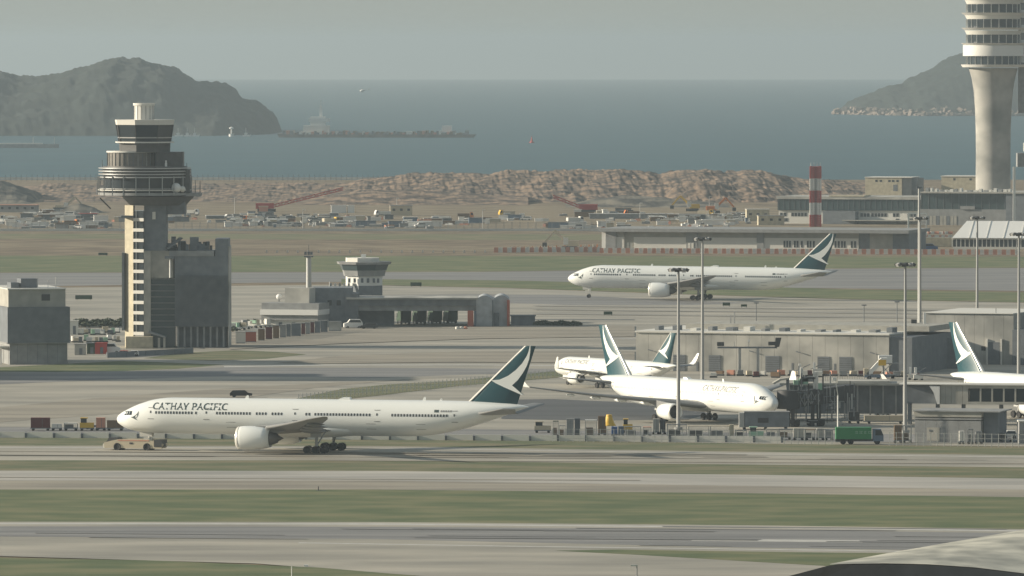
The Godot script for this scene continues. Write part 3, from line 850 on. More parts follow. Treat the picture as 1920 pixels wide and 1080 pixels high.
	# gantry posts beside the tent
	t = thing("gantry_frame", "white steel frame and tank beside the mast left of the white tent", "frame", gp(1703, 446))
	var gb := MB.new()
	gb.bar(Vector3(0, 0, 0), Vector3(0, 9.0, 0), 0.6, 0.6); gb.bar(Vector3(0, 8.8, 0), Vector3(6.5, 8.8, 0), 0.4, 0.4); gb.bar(Vector3(6.5, 0, 0), Vector3(6.5, 8.8, 0), 0.35, 0.35)
	part(t, "frame", gb, M.white)
	for q in 5: block(t, "brace", Vector3(3.2, 1.5 + q * 1.4, 0.1), Vector3(6.2, 0.18, 0.18), M.grey_dark)
	build_tall_tower()
	build_water_things()

func barrier_spot(px: float, py: float, orange: bool):
	var c := thing("water_barrier", "orange water barrier in the row along the runway strip" if orange else "white water barrier in the row along the runway strip", "barrier", gp(px, py), 0, "orange barriers along the strip" if orange else "white barriers along the strip")
	var m: Material = M.orange_pale if orange else M.offwhite
	if not M.has("barrier_mesh"):
		var mb := MB.new()
		mb.prism(PackedVector2Array([Vector2(-0.72, 0), Vector2(0.72, 0), Vector2(0.66, 1.7), Vector2(-0.66, 1.7)]), -0.35, 0.35)
		M.barrier_mesh = mb.mesh()
		var f := MB.new()
		f.box(Vector3(0, 0.1, 0), Vector3(1.45, 0.2, 0.95))
		M.barrier_foot = f.mesh()
	piece(c, "shell", M.barrier_mesh, m)
	piece(c, "foot", M.barrier_foot, m)

func build_tall_tower():
	var foot := 404.0
	var p := gp(1862, foot)
	var k := LENS / -p.z
	var t := thing("control_tower", "tall grey control tower with flared shaft and stacked ring floors", "control tower", p)
	var y := func(py: float) -> float: return (foot - py) / k
	var r := func(px: float) -> float: return px / k
	var conc := mottled(lin(0.47, 0.46, 0.42), M.coarse, Vector3(0.02, 0.02, 0.02), 0.75)
	var s := MB.new()
	s.lathe([Vector2(r.call(33), 0), Vector2(r.call(32.5), y.call(280)), Vector2(r.call(33), y.call(240)), Vector2(r.call(34.5), y.call(200)), Vector2(r.call(37), y.call(170)), Vector2(r.call(40.5), y.call(148)), Vector2(r.call(46), y.call(128))], 40, Vector3.ZERO, 1)
	part(t, "shaft", s, conc)
	var ring := func(called: String, y0: float, y1: float, r0: float, r1: float, m: Material):
		var mb := MB.new()
		mb.lathe([Vector2(0, y.call(y0)), Vector2(r.call(r0), y.call(y0)), Vector2(r.call(r1), y.call(y1)), Vector2(0, y.call(y1))], 40)
		return part(t, called, mb, m)
	ring.call("ring_ledge", 126, 121, 58, 61, M.white)
	var gl: Node3D = ring.call("glass_band", 121, 105, 50, 50, M.glass)
	posts_round(gl, 24, r.call(51), y.call(121), y.call(105), M.offwhite)
	ring.call("drum", 105, 85, 57, 57, M.white)
	var rows := [[85, 81, 56, 61], [56, 52, 56, 61], [28, 24, 56, 61], [0, -4, 56, 61], [-28, -32, 56, 61]]
	for q in rows:
		ring.call("ring_ledge", q[0], q[1], q[2] - 1, q[3], M.white)
		var w: Node3D = ring.call("glass_band", q[1], q[1] - 16, 48, 50, M.glass)
		posts_round(w, 22, r.call(51), y.call(q[1]), y.call(q[1] - 16), M.offwhite)
		ring.call("spandrel", q[1] - 16, q[0] - 28, 50, 54, M.offwhite)
	ring.call("cab_glass", -56, -84, 50, 58, M.glass)
	ring.call("roof", -84, -92, 60, 40, M.white)
	# service core standing against the tower on the right
	var core := MB.new()
	core.box(Vector3(r.call(60), y.call(20) * 0.5 + 30, -4), Vector3(5.0, 60, 5.0))
	var cn := part(t, "service_core", core, M.grey)
	for i in 6: block(cn, "core_window", Vector3(r.call(57), y.call(110 - i * 28.0), -1.3), Vector3(2.0, 3.2, 0.3), M.white)
	# the neighbouring frame at the right edge
	var f := thing("roof_frame", "grey raised deck on white posts at the right edge", "platform", gp(1897, 440))
	var kk := LENS / -f.position.z
	block(f, "deck", Vector3(40 / kk * 0.5 + 4, (440.0 - 300.0) / kk, -4), Vector3(60 / kk, 26 / kk, 8), M.grey)
	block(f, "penthouse", Vector3(40 / kk * 0.5 + 5, (440.0 - 276.0) / kk, -4), Vector3(44 / kk, 16 / kk, 6), M.beige_panel)
	for q in [1.0, 10.0]: block(f, "post", Vector3(q, (440.0 - 313.0) / kk * 0.5, -2), Vector3(0.9, (440.0 - 313.0) / kk, 0.9), M.white)

func posts_round(parent: Node3D, n: int, r: float, y0: float, y1: float, m: Material):
	var mb := MB.new()
	for i in n:
		var a := TAU * i / n
		mb.bar(Vector3(cos(a) * r, y0, sin(a) * r), Vector3(cos(a) * r, y1, sin(a) * r), 0.22, 0.22)
	part(parent, "mullions", mb, m).set_meta("kind", "stuff")

func build_water_things():
	# long working barge off the left island
	var dist := 6620.0
	var sea_y := SEA - drop(dist)
	var k := LENS / dist
	var o := Vector3(at(526, 255, dist).x, sea_y, -dist)
	var t := thing("work_barge", "long low grey barge with a tall deckhouse off the left island", "barge", o, -4.0)
	var u := func(px: float) -> float: return (px - 526.0) / k
	M.barge = mottled(lin(0.23, 0.20, 0.175), M.coarse, Vector3(0.02, 0.05, 0.02), 0.9)
	var hull_m := MB.new()
	hull_m.prism(PackedVector2Array([Vector2(0, -1), Vector2(u.call(885), -1), Vector2(u.call(893), 2.5), Vector2(u.call(870), 2.8), Vector2(u.call(850), 4.2), Vector2(u.call(800), 3.2), Vector2(u.call(650), 3.6), Vector2(u.call(560), 3.0), Vector2(-2, 3.2)]), -9, 9)
	part(t, "hull", hull_m, M.barge)
	wall_block(t, "deckhouse", u.call(570), u.call(618), 4, 10, -6, 6, M.offwhite)
	wall_block(t, "deckhouse", u.call(583), u.call(610), 10, 17.5, -5, 5, M.white)
	wall_block(t, "bridge", u.call(580), u.call(618), 13.0, 16.0, -5.5, 5.5, M.white)
	var ms := MB.new()
	ms.bar(Vector3(u.call(602), 17, 0), Vector3(u.call(602), 26, 0), 2.4, 2.4)
	ms.bar(Vector3(u.call(602), 26, 0), Vector3(u.call(602), 31, 0), 0.8, 0.8)
	part(t, "mast", ms, M.white)
	wall_block(t, "cargo", u.call(830), u.call(848), 4.5, 10, -4, 4, M.white)
	for i in 70:
		var px := 530 + i * 5.0 + rng.randf_range(-2, 2)
		var h := rng.randf_range(0.5, 2.8)
		wall_block(t, "deck_gear", u.call(px), u.call(px + rng.randf_range(2, 6)), 2.6, 3.2 + h, -9.2, 4, [M.offwhite, M.grey, M.brown, M.orange_pale, M.grey_dark][rng.randi() % 5])
	# beacon, boats, jetty, buoy
	var bd := 6680.0
	var bp := Vector3(at(434, 257, bd).x, SEA - drop(bd), -bd)
	t = thing("sea_beacon", "small white beacon standing in the water at the island's right end", "beacon", bp)
	var mb := MB.new()
	mb.lathe([Vector2(2.4, -1), Vector2(2.2, 2.2), Vector2(0.6, 2.4), Vector2(0.5, 6.5), Vector2(2.0, 6.7), Vector2(2.0, 7.4), Vector2(0.0, 8.4)], 12)
	part(t, "tower", mb, M.white)
	block(t, "platform", Vector3(0, 2.4, 0), Vector3(5, 0.3, 5), M.offwhite)
	for q in [[335, 252, "small white boat moored left under the island beside the control tower"], [352, 250, "small white boat with a mast under the island"], [366, 251, "small white boat nearest the beacon under the island"], [462, 255, "low pale boat just right of the white beacon"]]:
		var p := Vector3(at(q[0], q[1], bd).x, SEA - drop(bd), -bd)
		t = thing("boat", q[2], "boat", p, 0, "small boats under the island")
		var hb := MB.new()
		hb.prism(PackedVector2Array([Vector2(-3, -0.5), Vector2(3, -0.5), Vector2(4, 1.6), Vector2(-3.3, 1.3)]), -1.2, 1.2)
		part(t, "hull", hb, M.white)
		block(t, "cabin", Vector3(-0.5, 2.3, 0), Vector3(2.6, 1.8, 1.8), M.offwhite)
		block(t, "mast", Vector3(-0.5, 5.2, 0), Vector3(0.4, 4.0, 0.4), M.offwhite)
	var jd := 5900.0
	t = thing("pontoon", "long low pontoon in the water at the left edge", "pontoon", Vector3(at(-60, 275, jd).x, SEA - drop(jd), -jd))
	var kj := LENS / jd
	block(t, "deck", Vector3(85 / kj, 1.2, 0), Vector3(170 / kj, 3.4, 8), M.grey)
	block(t, "cargo", Vector3(100 / kj, 3.2, 0), Vector3(80 / kj, 1.0, 6), M.offwhite)
	for q in [122.0, 162.0]: block(t, "post", Vector3(q / kj, 5, 0), Vector3(0.6, 6, 0.6), M.offwhite)
	var yd := 6220.0
	t = thing("channel_buoy", "small red channel buoy alone on the open water", "buoy", Vector3(at(997, 269, yd).x, SEA - drop(yd), -yd))
	mb = MB.new()
	mb.lathe([Vector2(0, -1), Vector2(1.8, -0.6), Vector2(1.8, 0.8), Vector2(0.9, 1.2), Vector2(0.45, 4.2), Vector2(0.0, 4.6)], 12)
	part(t, "float", mb, M.red)
	block(t, "topmark", Vector3(0, 5.0, 0), Vector3(0.7, 0.9, 0.7), M.red)
	# helicopter low over the sea
	var hp := at(680, 170, 8200.0)
	t = thing("helicopter", "small white helicopter flying low over the sea", "helicopter", hp, 0)
	mb = MB.new()
	var rings := []
	for q in [[-3.0, 0.05, -0.2], [-2.6, 0.7, -0.1], [-1.4, 1.25, 0.0], [0.4, 1.3, 0.1], [1.8, 0.8, 0.4], [2.6, 0.35, 0.6], [6.8, 0.16, 1.1]]:
		var ringv := PackedVector3Array()
		for i in 12: ringv.append(Vector3(q[0], q[2] + sin(TAU * i / 12) * q[1], cos(TAU * i / 12) * q[1] * 0.9))
		rings.append(ringv)
	mb.loft(rings, 1)
	part(t, "fuselage", mb, M.white)
	mb = MB.new()
	mb.prism(PackedVector2Array([Vector2(5.9, 1.0), Vector2(6.8, 1.0), Vector2(7.6, 2.9), Vector2(6.9, 2.9)]), -0.1, 0.1)
	part(t, "tail_fin", mb, M.white)
	for a in 4:
		mb = MB.new()
		mb.bar(Vector3(-0.2, 1.95, 0), Vector3(-0.2 + cos(a * PI / 2 + 0.4) * 6.4, 2.0, sin(a * PI / 2 + 0.4) * 6.4), 0.35, 0.06)
		part(t, "rotor_blade", mb, M.grey)
	block(t, "rotor_mast", Vector3(-0.2, 1.6, 0), Vector3(0.4, 0.8, 0.4), M.grey_dark)
	for s in [-1.0, 1.0]: block(t, "skid", Vector3(-0.4, -1.7, s), Vector3(4.2, 0.14, 0.14), M.grey_dark)
	block(t, "skid_strut", Vector3(-0.4, -1.45, 0), Vector3(0.2, 0.5, 2.0), M.grey_dark)
func cyl_block(parent: Node3D, called: String, c: Vector3, r0: float, r1: float, h: float, m: Material, n := 36) -> MeshInstance3D:
	var mb := MB.new()
	mb.lathe([Vector2(0, 0), Vector2(r0, 0), Vector2(r1, h), Vector2(0, h)], n, c)
	return part(parent, called, mb, m)
func oct_block(parent: Node3D, called: String, c: Vector3, r0: float, r1: float, h: float, m: Material) -> MeshInstance3D:
	var mb := MB.new()
	mb.xf = Transform3D(Basis(Vector3.UP, PI / 8 + 0.12), c)
	for i in 8:
		var a := TAU * i / 8
		var b := TAU * (i + 1) / 8
		var p := Vector3(cos(a), 0, sin(a))
		var q := Vector3(cos(b), 0, sin(b))
		mb.quad(p * r0, q * r0, q * r1 + Vector3(0, h, 0), p * r1 + Vector3(0, h, 0))
		mb.tri(Vector3(0, h, 0), p * r1 + Vector3(0, h, 0), q * r1 + Vector3(0, h, 0)); mb.tri(Vector3.ZERO, q * r0, p * r0)
	return part(parent, called, mb, m)

func vprism(parent: Node3D, called: String, plan: Array, y0: float, y1: float, m: Material) -> MeshInstance3D:   # plan outline in x,z raised from y0 to y1
	var mb := MB.new()
	mb.xf = Transform3D(Basis(Vector3(1, 0, 0), Vector3(0, 0, 1), Vector3(0, 1, 0)), Vector3.ZERO)
	var pp := PackedVector2Array()
	for q in plan: pp.append(Vector2(q[0], q[1]))
	mb.prism(pp, y0, y1)
	return part(parent, called, mb, m)

func build_tower():
	var foot := 652.0
	var p := gp(270, foot)
	var k := LENS / -p.z
	var t := thing("ramp_tower", "ramp control tower with cream stair shaft and stacked round decks", "control tower", p)
	var X := func(px: float) -> float: return (px - 270.0) / k
	var Y := func(py: float) -> float: return (foot - py) / k
	# shaft: cream pier, window column, grey pier
	vprism(t, "shaft_pier", [[X.call(233), -8.0], [X.call(233), -3.2], [X.call(250), -0.2], [X.call(250), -8.0]], 0, Y.call(385), M.cream)
	wall_block(t, "shaft_ledge", X.call(228), X.call(251), Y.call(408), Y.call(404), -0.5, 8, M.grey_dark)
	for i in 12:
		var y0: float = Y.call(628 - i * 19.4)
		vprism(t, "landing_panel", [[X.call(250) + 0.01, -7.5], [X.call(250) + 0.01, -0.1], [X.call(270), 1.3], [X.call(270), -7.5]], y0, y0 + 6.0 / k, M.offwhite)
		var w := vprism(t, "landing_window", [[X.call(250) + 0.02, -7.4], [X.call(250) + 0.02, -0.5], [X.call(269.5), 0.9], [X.call(269.5), -7.4]], y0 + 6.0 / k + 0.01, y0 + 19.2 / k, M.glass)
		block(w, "mullion", Vector3(X.call(255.5), y0 + 12.6 / k, 0.15), Vector3(0.2, 13.0 / k, 0.2), M.offwhite)
	wall_block(t, "shaft_pier", X.call(270) + 0.02, X.call(283), 0, Y.call(470), -1.0, 8, M.beige_panel)
	wall_block(t, "shaft_core", X.call(270) + 0.03, X.call(312), Y.call(470), Y.call(368), 0.4, 9, M.grey_blue)
	wall_block(t, "shaft_core", X.call(305), X.call(347), Y.call(402), Y.call(366), 1.0, 10, M.grey_dark)
	wall_block(t, "shaft_lamp", X.call(286), X.call(292), Y.call(411), Y.call(397), -0.4, 0.4, M.offwhite)
	wall_block(t, "shaft_strip", X.call(228), X.call(232.5), Y.call(620), Y.call(474), 2.0, 7, M.grey_dark)
	# annexe block with the striped glass
	wall_block(t, "annexe_wall", X.call(275), X.call(325), Y.call(521), Y.call(470), 0.6, 11, M.beige_panel)
	wall_block(t, "annexe_glass", X.call(283) + 0.02, X.call(328), 0, Y.call(521), 1.2, 11, M.glass_teal)
	for i in 9: wall_block(t, "floor_band", X.call(283) + 0.05, X.call(327.8), Y.call(614 - i * 11.3), Y.call(613 - i * 11.3) + 0.06, 1.0, 1.2, M.grey)
	# big slatted block
	wall_block(t, "slatted_block", X.call(328) + 0.02, X.call(428), Y.call(612), Y.call(516), -1.0, 15, M.grey_dark)
	var sl := MB.new()
	for i in 48: sl.box(Vector3(X.call(328) + 0.15 + i * (100.0 / k) / 48.0, (Y.call(612) + Y.call(516)) * 0.5, 1.08), Vector3(0.07, 96.0 / k - 0.2, 0.14))
	part(t, "facade_slats", sl, M.grey_dark).set_meta("kind", "stuff")
	wall_block(t, "upper_block", X.call(328), X.call(408), Y.call(516), Y.call(480), -0.6, 14, M.grey_blue)
	wall_block(t, "upper_block", X.call(318), X.call(402), Y.call(480) + 0.01, Y.call(470), -0.9, 14, M.grey)
	wall_block(t, "stair_block", X.call(404), X.call(428), Y.call(516), Y.call(448), -0.8, 14, M.grey_blue)
	wall_block(t, "corner_strip", X.call(428) + 0.02, X.call(430), 0, Y.call(462), -0.4, 14, M.beige)
	wall_block(t, "ground_floor", X.call(332), X.call(424), 0, Y.call(612), 2.0, 13, M.grey_dark)
	for i in 8: wall_block(t, "column", X.call(334 + i * 12.2) - 0.2, X.call(334 + i * 12.2) + 0.2, 0, Y.call(612), -0.6, -0.1, M.grey)
	# roof plant
	for i in 26:
		var px := rng.randf_range(316, 398)
		var h := rng.randf_range(0.6, 3.2)
		var w := rng.randf_range(0.5, 2.0)
		var z := rng.randf_range(-9, -1)
		block(t, "roof_plant", Vector3(X.call(px), Y.call(470) + h * 0.5, z), Vector3(w, h, 1.2), [M.grey_dark, M.charcoal, M.grey, M.grey_blue][rng.randi() % 4])
	var dish := MB.new()
	dish.bar(Vector3(X.call(312), Y.call(466), 0), Vector3(X.call(340), Y.call(446), -1.0), 2.4, 0.35)
	part(t, "roof_plant", dish, M.grey_dark)
	var lt := MB.new()
	lt.cyl(Vector3(X.call(320), Y.call(520), 2.0), Vector3(X.call(320), Y.call(484), 2.0), 0.22, 0.2, 10)
	part(t, "lamp_pole", lt, M.white)
	block(t, "lamp_head", Vector3(X.call(319), Y.call(482), 2.0), Vector3(2.2, 0.6, 1.4), M.grey_dark)
	# entrance hut
	wall_block(t, "entrance_hut", X.call(238), X.call(288), 0, Y.call(630), -5.0, -1.4, M.cream)
	var cp := MB.new()
	cp.prism(PackedVector2Array([Vector2(X.call(280), Y.call(620)), Vector2(X.call(312), Y.call(630)), Vector2(X.call(312), Y.call(632)), Vector2(X.call(280), Y.call(623))]), 0.6, 5.5)
	part(t, "canopy", cp, M.grey)
	for q in [300.0, 310.0]: block(t, "canopy_post", Vector3(X.call(q), Y.call(632) * 0.5, 5.0), Vector3(0.5, Y.call(632), 0.5), M.beige_panel)
	M.brown_grey = mottled(lin(0.21, 0.195, 0.17), M.fine, Vector3(0.1, 0.1, 0.1), 0.6)
	M.deck_dark = mottled(lin(0.095, 0.095, 0.095), M.fine, Vector3(0.1, 0.1, 0.1), 0.6)
	# decks: everything round stands on one axis
	var ax := Vector3(0, 0, -5)
	var under := MB.new()
	under.bar(Vector3(X.call(186), Y.call(372), -5), Vector3(X.call(206), Y.call(392), -5), 0.3, 0.3)
	part(t, "deck_brace", under, M.charcoal)
	cyl_block(t, "deck_neck", ax + Vector3(X.call(295), Y.call(385), 0), 6.5, 8.5, 17.0 / k, M.deck_dark)
	cyl_block(t, "deck_floor", ax + Vector3(0, Y.call(366), 0), 88 / k, 88 / k, 0.6, M.grey)
	wall_block(t, "deck_wing", X.call(270), X.call(376), Y.call(368), Y.call(362), 0.5, 11, M.grey)
	cyl_block(t, "deck_rail", ax + Vector3(0, Y.call(357), 0), 88 / k, 88 / k, 0.18, M.offwhite)
	cyl_block(t, "deck_floor", ax + Vector3(0, Y.call(354.2), 0), 86 / k, 86 / k, 0.15, M.galv)
	posts_ring(t, 22, 88 / k, ax, Y.call(366), Y.call(330))
	cyl_block(t, "lower_cab", ax + Vector3(0, Y.call(361), 0), 78 / k, 79 / k, 32.0 / k, M.glass)
	for i in 4: cyl_block(t, "louvre", ax + Vector3(0, Y.call(333 - i * 5.6), 0), 87 / k, 87 / k, 2.1 / k, M.steel)
	cyl_block(t, "lower_cab", ax + Vector3(0, Y.call(329), 0), 80 / k, 78 / k, 17.0 / k, M.deck_dark)
	wall_block(t, "deck_block", X.call(300), X.call(356), Y.call(362), Y.call(318), 0.4, 10, M.deck_dark)
	wall_block(t, "deck_block", X.call(292), X.call(343), Y.call(318), Y.call(285), 0.8, 9, M.deck_dark)
	cyl_block(t, "mid_drum", ax + Vector3(X.call(246), Y.call(312), 0), 46 / k, 46 / k, 26.0 / k, M.brown_grey)
	for i in 16:
		var a := PI * (i + 0.5) / 16
		block(t, "drum_rib", ax + Vector3(X.call(246) + cos(a) * 46.4 / k, Y.call(299), sin(a) * 46.4 / k), Vector3(0.12, 24.0 / k, 0.12), M.grey_dark if i % 2 else M.beige)
	cyl_block(t, "deck_floor", ax + Vector3(X.call(246), Y.call(286), 0), 48 / k, 48 / k, 0.35, M.offwhite)
	oct_block(t, "cab_base", ax + Vector3(0, Y.call(285), 0), 50 / k, 51 / k, 20.0 / k, M.deck_dark)
	oct_block(t, "cab_ledge", ax + Vector3(0, Y.call(268), 0), 58 / k, 58 / k, 0.3, M.offwhite)
	oct_block(t, "cab_glass", ax + Vector3(0, Y.call(265), 0), 51 / k, 56 / k, 31.0 / k, M.glass)
	oct_block(t, "cab_sill", ax + Vector3(0, Y.call(259), 0), 53.5 / k, 53.8 / k, 0.25, M.steel)
	var mm := MB.new()
	for i in 8:
		var a := TAU * i / 8
		var bs := Basis(Vector3.UP, PI / 8 + 0.12)
		mm.bar(ax + bs * Vector3(cos(a), 0, sin(a)) * 51.5 / k + Vector3(0, Y.call(265), 0), ax + bs * Vector3(cos(a), 0, sin(a)) * 56.5 / k + Vector3(0, Y.call(234), 0), 0.2, 0.2)
	part(t, "cab_mullions", mm, M.charcoal).set_meta("kind", "stuff")
	oct_block(t, "cab_roof", ax + Vector3(0, Y.call(234), 0), 57 / k, 59 / k, 9.5 / k, M.offwhite)
	cyl_block(t, "roof_drum", ax + Vector3(X.call(269), Y.call(225), 0), 18.5 / k, 18.5 / k, 27.0 / k, M.offwhite)
	for i in 14:
		var a := TAU * i / 14
		block(t, "drum_rib", ax + Vector3(X.call(269) + cos(a) * 18.7 / k, Y.call(211), sin(a) * 18.7 / k), Vector3(0.12, 26.0 / k, 0.12), M.grey)
	cyl_block(t, "roof_cap", ax + Vector3(X.call(269), Y.call(198), 0), 20.5 / k, 21 / k, 4.5 / k, M.offwhite)
	var ball := MB.new()
	for i in 8: pass
	var prof := []
	for i in 11: prof.append(Vector2(sin(PI * i / 10) * 1.15, -cos(PI * i / 10) * 1.15))
	ball.lathe(prof, 20, Vector3(X.call(331), Y.call(352), 1.6), 1)
	part(t, "radar_dome", ball, M.white)
	block(t, "dome_arm", Vector3(X.call(331), Y.call(355), 0.4), Vector3(0.5, 0.5, 2.0), M.grey)
	ball = MB.new()
	prof = []
	for i in 9: prof.append(Vector2(sin(PI * i / 8) * 0.7, -cos(PI * i / 8) * 0.7))
	ball.lathe(prof, 16, Vector3(X.call(343), Y.call(354), 1.4), 1)
	part(t, "radar_dome", ball, M.offwhite)
	for q in [[312, 309, 0.5], [312, 303, 0.35], [301, 355, 0.6]]: block(t, "deck_lamp", Vector3(X.call(q[0]), Y.call(q[1]), 0.6), Vector3(q[2], q[2] * 1.8, 0.5), M.white)
	for q in [[190, 318, 300], [349, 318, 306], [365, 366, 338], [374, 366, 340], [356, 366, 346], [180, 366, 344]]:
		var a := MB.new()
		a.cyl(Vector3(X.call(q[0]), Y.call(q[1]), -5), Vector3(X.call(q[0]), Y.call(q[2]), -5), 0.12, 0.08, 6)
		part(t, "aerial", a, M.grey_dark)

func posts_ring(t: Node3D, n: int, r: float, ax: Vector3, y0: float, y1: float):
	for i in n:
		var a := TAU * i / n
		block(t, "deck_post", ax + Vector3(cos(a) * r, (y0 + y1) * 0.5, sin(a) * r), Vector3(0.2, y1 - y0, 0.2), M.galv)

func build_middle():
	# block at the left edge
	var b := building("clad_block", "dark clad block with pale roof storey at the left edge", "building", 18, 126, 684, 13.0)
	var t: Node3D = b[0]
	var k: float = b[2]
	var u := func(px: float) -> float: return (px - 18.0) / k * 1.03
	wall_block(t, "ground_storey", u.call(18), u.call(122), 0, 40 / k, 0, 26, M.grey)
	wall_block(t, "clad_storey", u.call(18) - 0.5, u.call(126), 40 / k + 0.02, 108 / k, -0.6, 27, M.grey_dark)
	wall_block(t, "clad_band", u.call(18) - 0.6, u.call(126.5), 40 / k + 0.01, 41.5 / k, -0.7, 27.1, M.grey)
	wall_block(t, "roof_storey", u.call(18) - 0.2, u.call(119), 108 / k + 0.02, 141 / k, 0.2, 24, M.beige_panel)
	wall_block(t, "vent", u.call(76), u.call(91), 120 / k, 132 / k, 0.05, 0.3, M.charcoal)
	wall_block(t, "coping", u.call(17) - 0.3, u.call(120), 141.0 / k, 143.0 / k, -0.1, 24.4, M.offwhite)
	for i in 5: wall_block(t, "wall_joint", u.call(32 + i * 18), u.call(32.5 + i * 18), 0.4, 39 / k, -0.05, 0.0, M.grey_dark)
	for q in [[26, 40, 2.0], [44, 73, 3.4]]: wall_block(t, "roof_unit", u.call(q[0]), u.call(q[1]), 143.0 / k, 143.0 / k + q[2] * 0.6, 4, 9, M.grey_dark)
	for q in [[74, 18, 0.25], [94, 15, 0.1], [108, 20, 0.12], [40, 10, 0.1]]: wall_block(t, "aerial", u.call(q[0]), u.call(q[0]) + q[2], 143.0 / k, (143.0 + q[1]) / k, 5, 5 + q[2], M.offwhite)
	for q in [2.0, 9.0, 16.0]: block(t, "column", Vector3(-1.6, 16 / k, -q), Vector3(0.4, 32 / k, 0.4), M.white)
	block(t, "canopy", Vector3(-1.1, 33.5 / k, -9), Vector3(2.0, 0.3, 17), M.offwhite)
	# unseen office block beyond the left edge, stepped to shape its shadow on the lane
	var off := thing("office_block", "long grey office block just beyond the left edge", "building", Vector3(gp(-40, 712).x - 24, 0, gp(0, 712).z))
	wall_block(off, "wall", -30, 22, 0, 27, 0, 20, M.grey)
	wall_block(off, "wall", -30, 22, 0, 22, 20.02, 34, M.grey)
	wall_block(off, "wall", -30, 22, 0, 16, 34.04, 46, M.grey)
	for i in 6: wall_block(off, "window_band", -29.5, 21.5, 3.0 + i * 4.0, 5.0 + i * 4.0, -0.15, 0.0, M.glass)
	wall_block(off, "roof", -30.5, 22.5, 27, 27.8, -0.5, 20.2, M.beige_panel)
	# fire station: main hall, workshop, lookout
	b = building("fire_station", "grey airside station hall with two vaulted bays and brick red pier", "building", 490, 956, 613)
	t = b[0]; k = b[2]
	var v := func(px: float) -> float: return (px - 490.0) / k
	var lo := thing("workshop_wing", "low workshop wing with white band at the left of the station hall", "building", gp(490, 614), -16.0)
	k = LENS / -lo.position.z
	var lw0 := func(px: float) -> float: return (px - 490.0) / k * 1.04
	wall_block(lo, "wall", lw0.call(492), lw0.call(596), 0, 14 / k, 0.6, 9, M.offwhite)
	wall_block(lo, "wall", lw0.call(490), lw0.call(597), 14 / k, 24 / k, 0, 9, M.grey)
	wall_block(lo, "white_band", lw0.call(489), lw0.call(598), 24 / k, 34 / k, -0.6, 9.2, M.white)
	wall_block(lo, "roof", lw0.call(490), lw0.call(598), 34 / k, 46 / k, 0.2, 9, M.grey)
	for i in 4: wall_block(lo, "window", lw0.call(497 + i * 25.0), lw0.call(503 + i * 25.0), 3 / k, 10 / k, 0.5, 0.6, M.grey_dark)
	wall_block(lo, "roof_house", lw0.call(530), lw0.call(576), 46 / k, 74 / k, 2, 7, M.beige)
	t = b[0]; k = b[2]
	var dome := MB.new()
	var prof := []
	for i in 9: prof.append(Vector2(sin(PI * i / 8) * 0.75, -cos(PI * i / 8) * 0.75))
	dome.lathe(prof, 14, Vector3(v.call(523), 56 / k, -2), 1)
	part(t, "satellite_dome", dome, M.white)
	block(t, "dome_stand", Vector3(v.call(523), 50 / k, -2), Vector3(0.3, 0.9, 0.3), M.grey)
	wall_block(t, "main_block", v.call(584), v.call(660), 0, 73 / k, 1.0, 14, M.grey_blue)
	wall_block(t, "main_block", v.call(646), v.call(672), 0, 62 / k, 0.2, 14, M.grey_dark)
	for q in [614.0, 631.0]: wall_block(t, "window", v.call(q), v.call(q + 8), 40 / k, 50 / k, 0.9, 1.0, M.glass)
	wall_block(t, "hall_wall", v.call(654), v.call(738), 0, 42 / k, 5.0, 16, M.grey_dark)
	wall_block(t, "hall_beam", v.call(654), v.call(893), 30 / k, 40 / k, 0.6, 16, M.grey)
	wall_block(t, "hall_fascia", v.call(654), v.call(893), 40 / k, 52 / k, 0.0, 16, M.grey_blue)
	wall_block(t, "hall_roof", v.call(650), v.call(896), 52 / k, 55 / k, -1.2, 17, M.beige)
	M.bay = mottled(lin(0.45, 0.48, 0.50), M.fine, Vector3(0.06, 0.06, 0.06), 0.7)
	# vaulted bays at the right
	for i in 2:
		var mb := MB.new()
		var x0: float = v.call(893 + i * 32.0)
		var x1: float = v.call(924 + i * 31.0)
		var pts := PackedVector2Array([Vector2(x0, 0), Vector2(x1, 0)])
		for j in 9: pts.append(Vector2(lerpf(x1, x0, j / 8.0), (52.0 + sin(PI * j / 8.0) * 7.0) / k))
		mb.prism(pts, -16 - i * 2.0, 0.0 - i * 2.0)
		part(t, "vaulted_bay", mb, M.bay)
		wall_block(t, "bay_joint", x1 - 0.15, x1 + 0.15, 0, 50 / k, -0.12 + i * 2.0, 0.0 + i * 2.0, M.grey_dark)
	wall_block(t, "pier", v.call(877), v.call(888), 0, 31 / k, -1.5, 0.2, M.brick)
	wall_block(t, "pier", v.call(951), v.call(956), 0, 50 / k, 1.0, 3.0, M.brick)
	wall_block(t, "door", v.call(926), v.call(936), 0, 26 / k, 1.4, 2.0, M.grey_dark)
	wall_block(t, "door", v.call(889), v.call(893), 2 / k, 30 / k, -0.3, -0.02, M.blue_grey)
	# fire engines in the hall
	for i in 4:
		truck(gp(757 + i * 29.0, 608 - i * 0.5), -80.0, "fire_truck", ["dark airport fire truck in the leftmost hall bay", "dark airport fire truck, second from the left in the hall", "dark airport fire truck, third from the left in the hall", "dark airport fire truck in the rightmost hall bay"][i], "fire trucks in the station hall", 9.0, 2.5, M.green_dark, M.green_dark)
	# lookout cab
	var lk := thing("lookout_tower", "squat octagonal lookout cab with white balcony above the station roof", "tower", gp(682, 606))
	k = LENS / -lk.position.z
	var Y := func(py: float) -> float: return (606.0 - py) / k
	oct_block(lk, "base", Vector3(0, 0, -5), 36 / k, 36 / k, Y.call(536), M.grey_blue)
	oct_block(lk, "balcony_storey", Vector3(0, Y.call(536) + 0.01, -5), 36 / k, 36 / k, 18.0 / k, M.white)
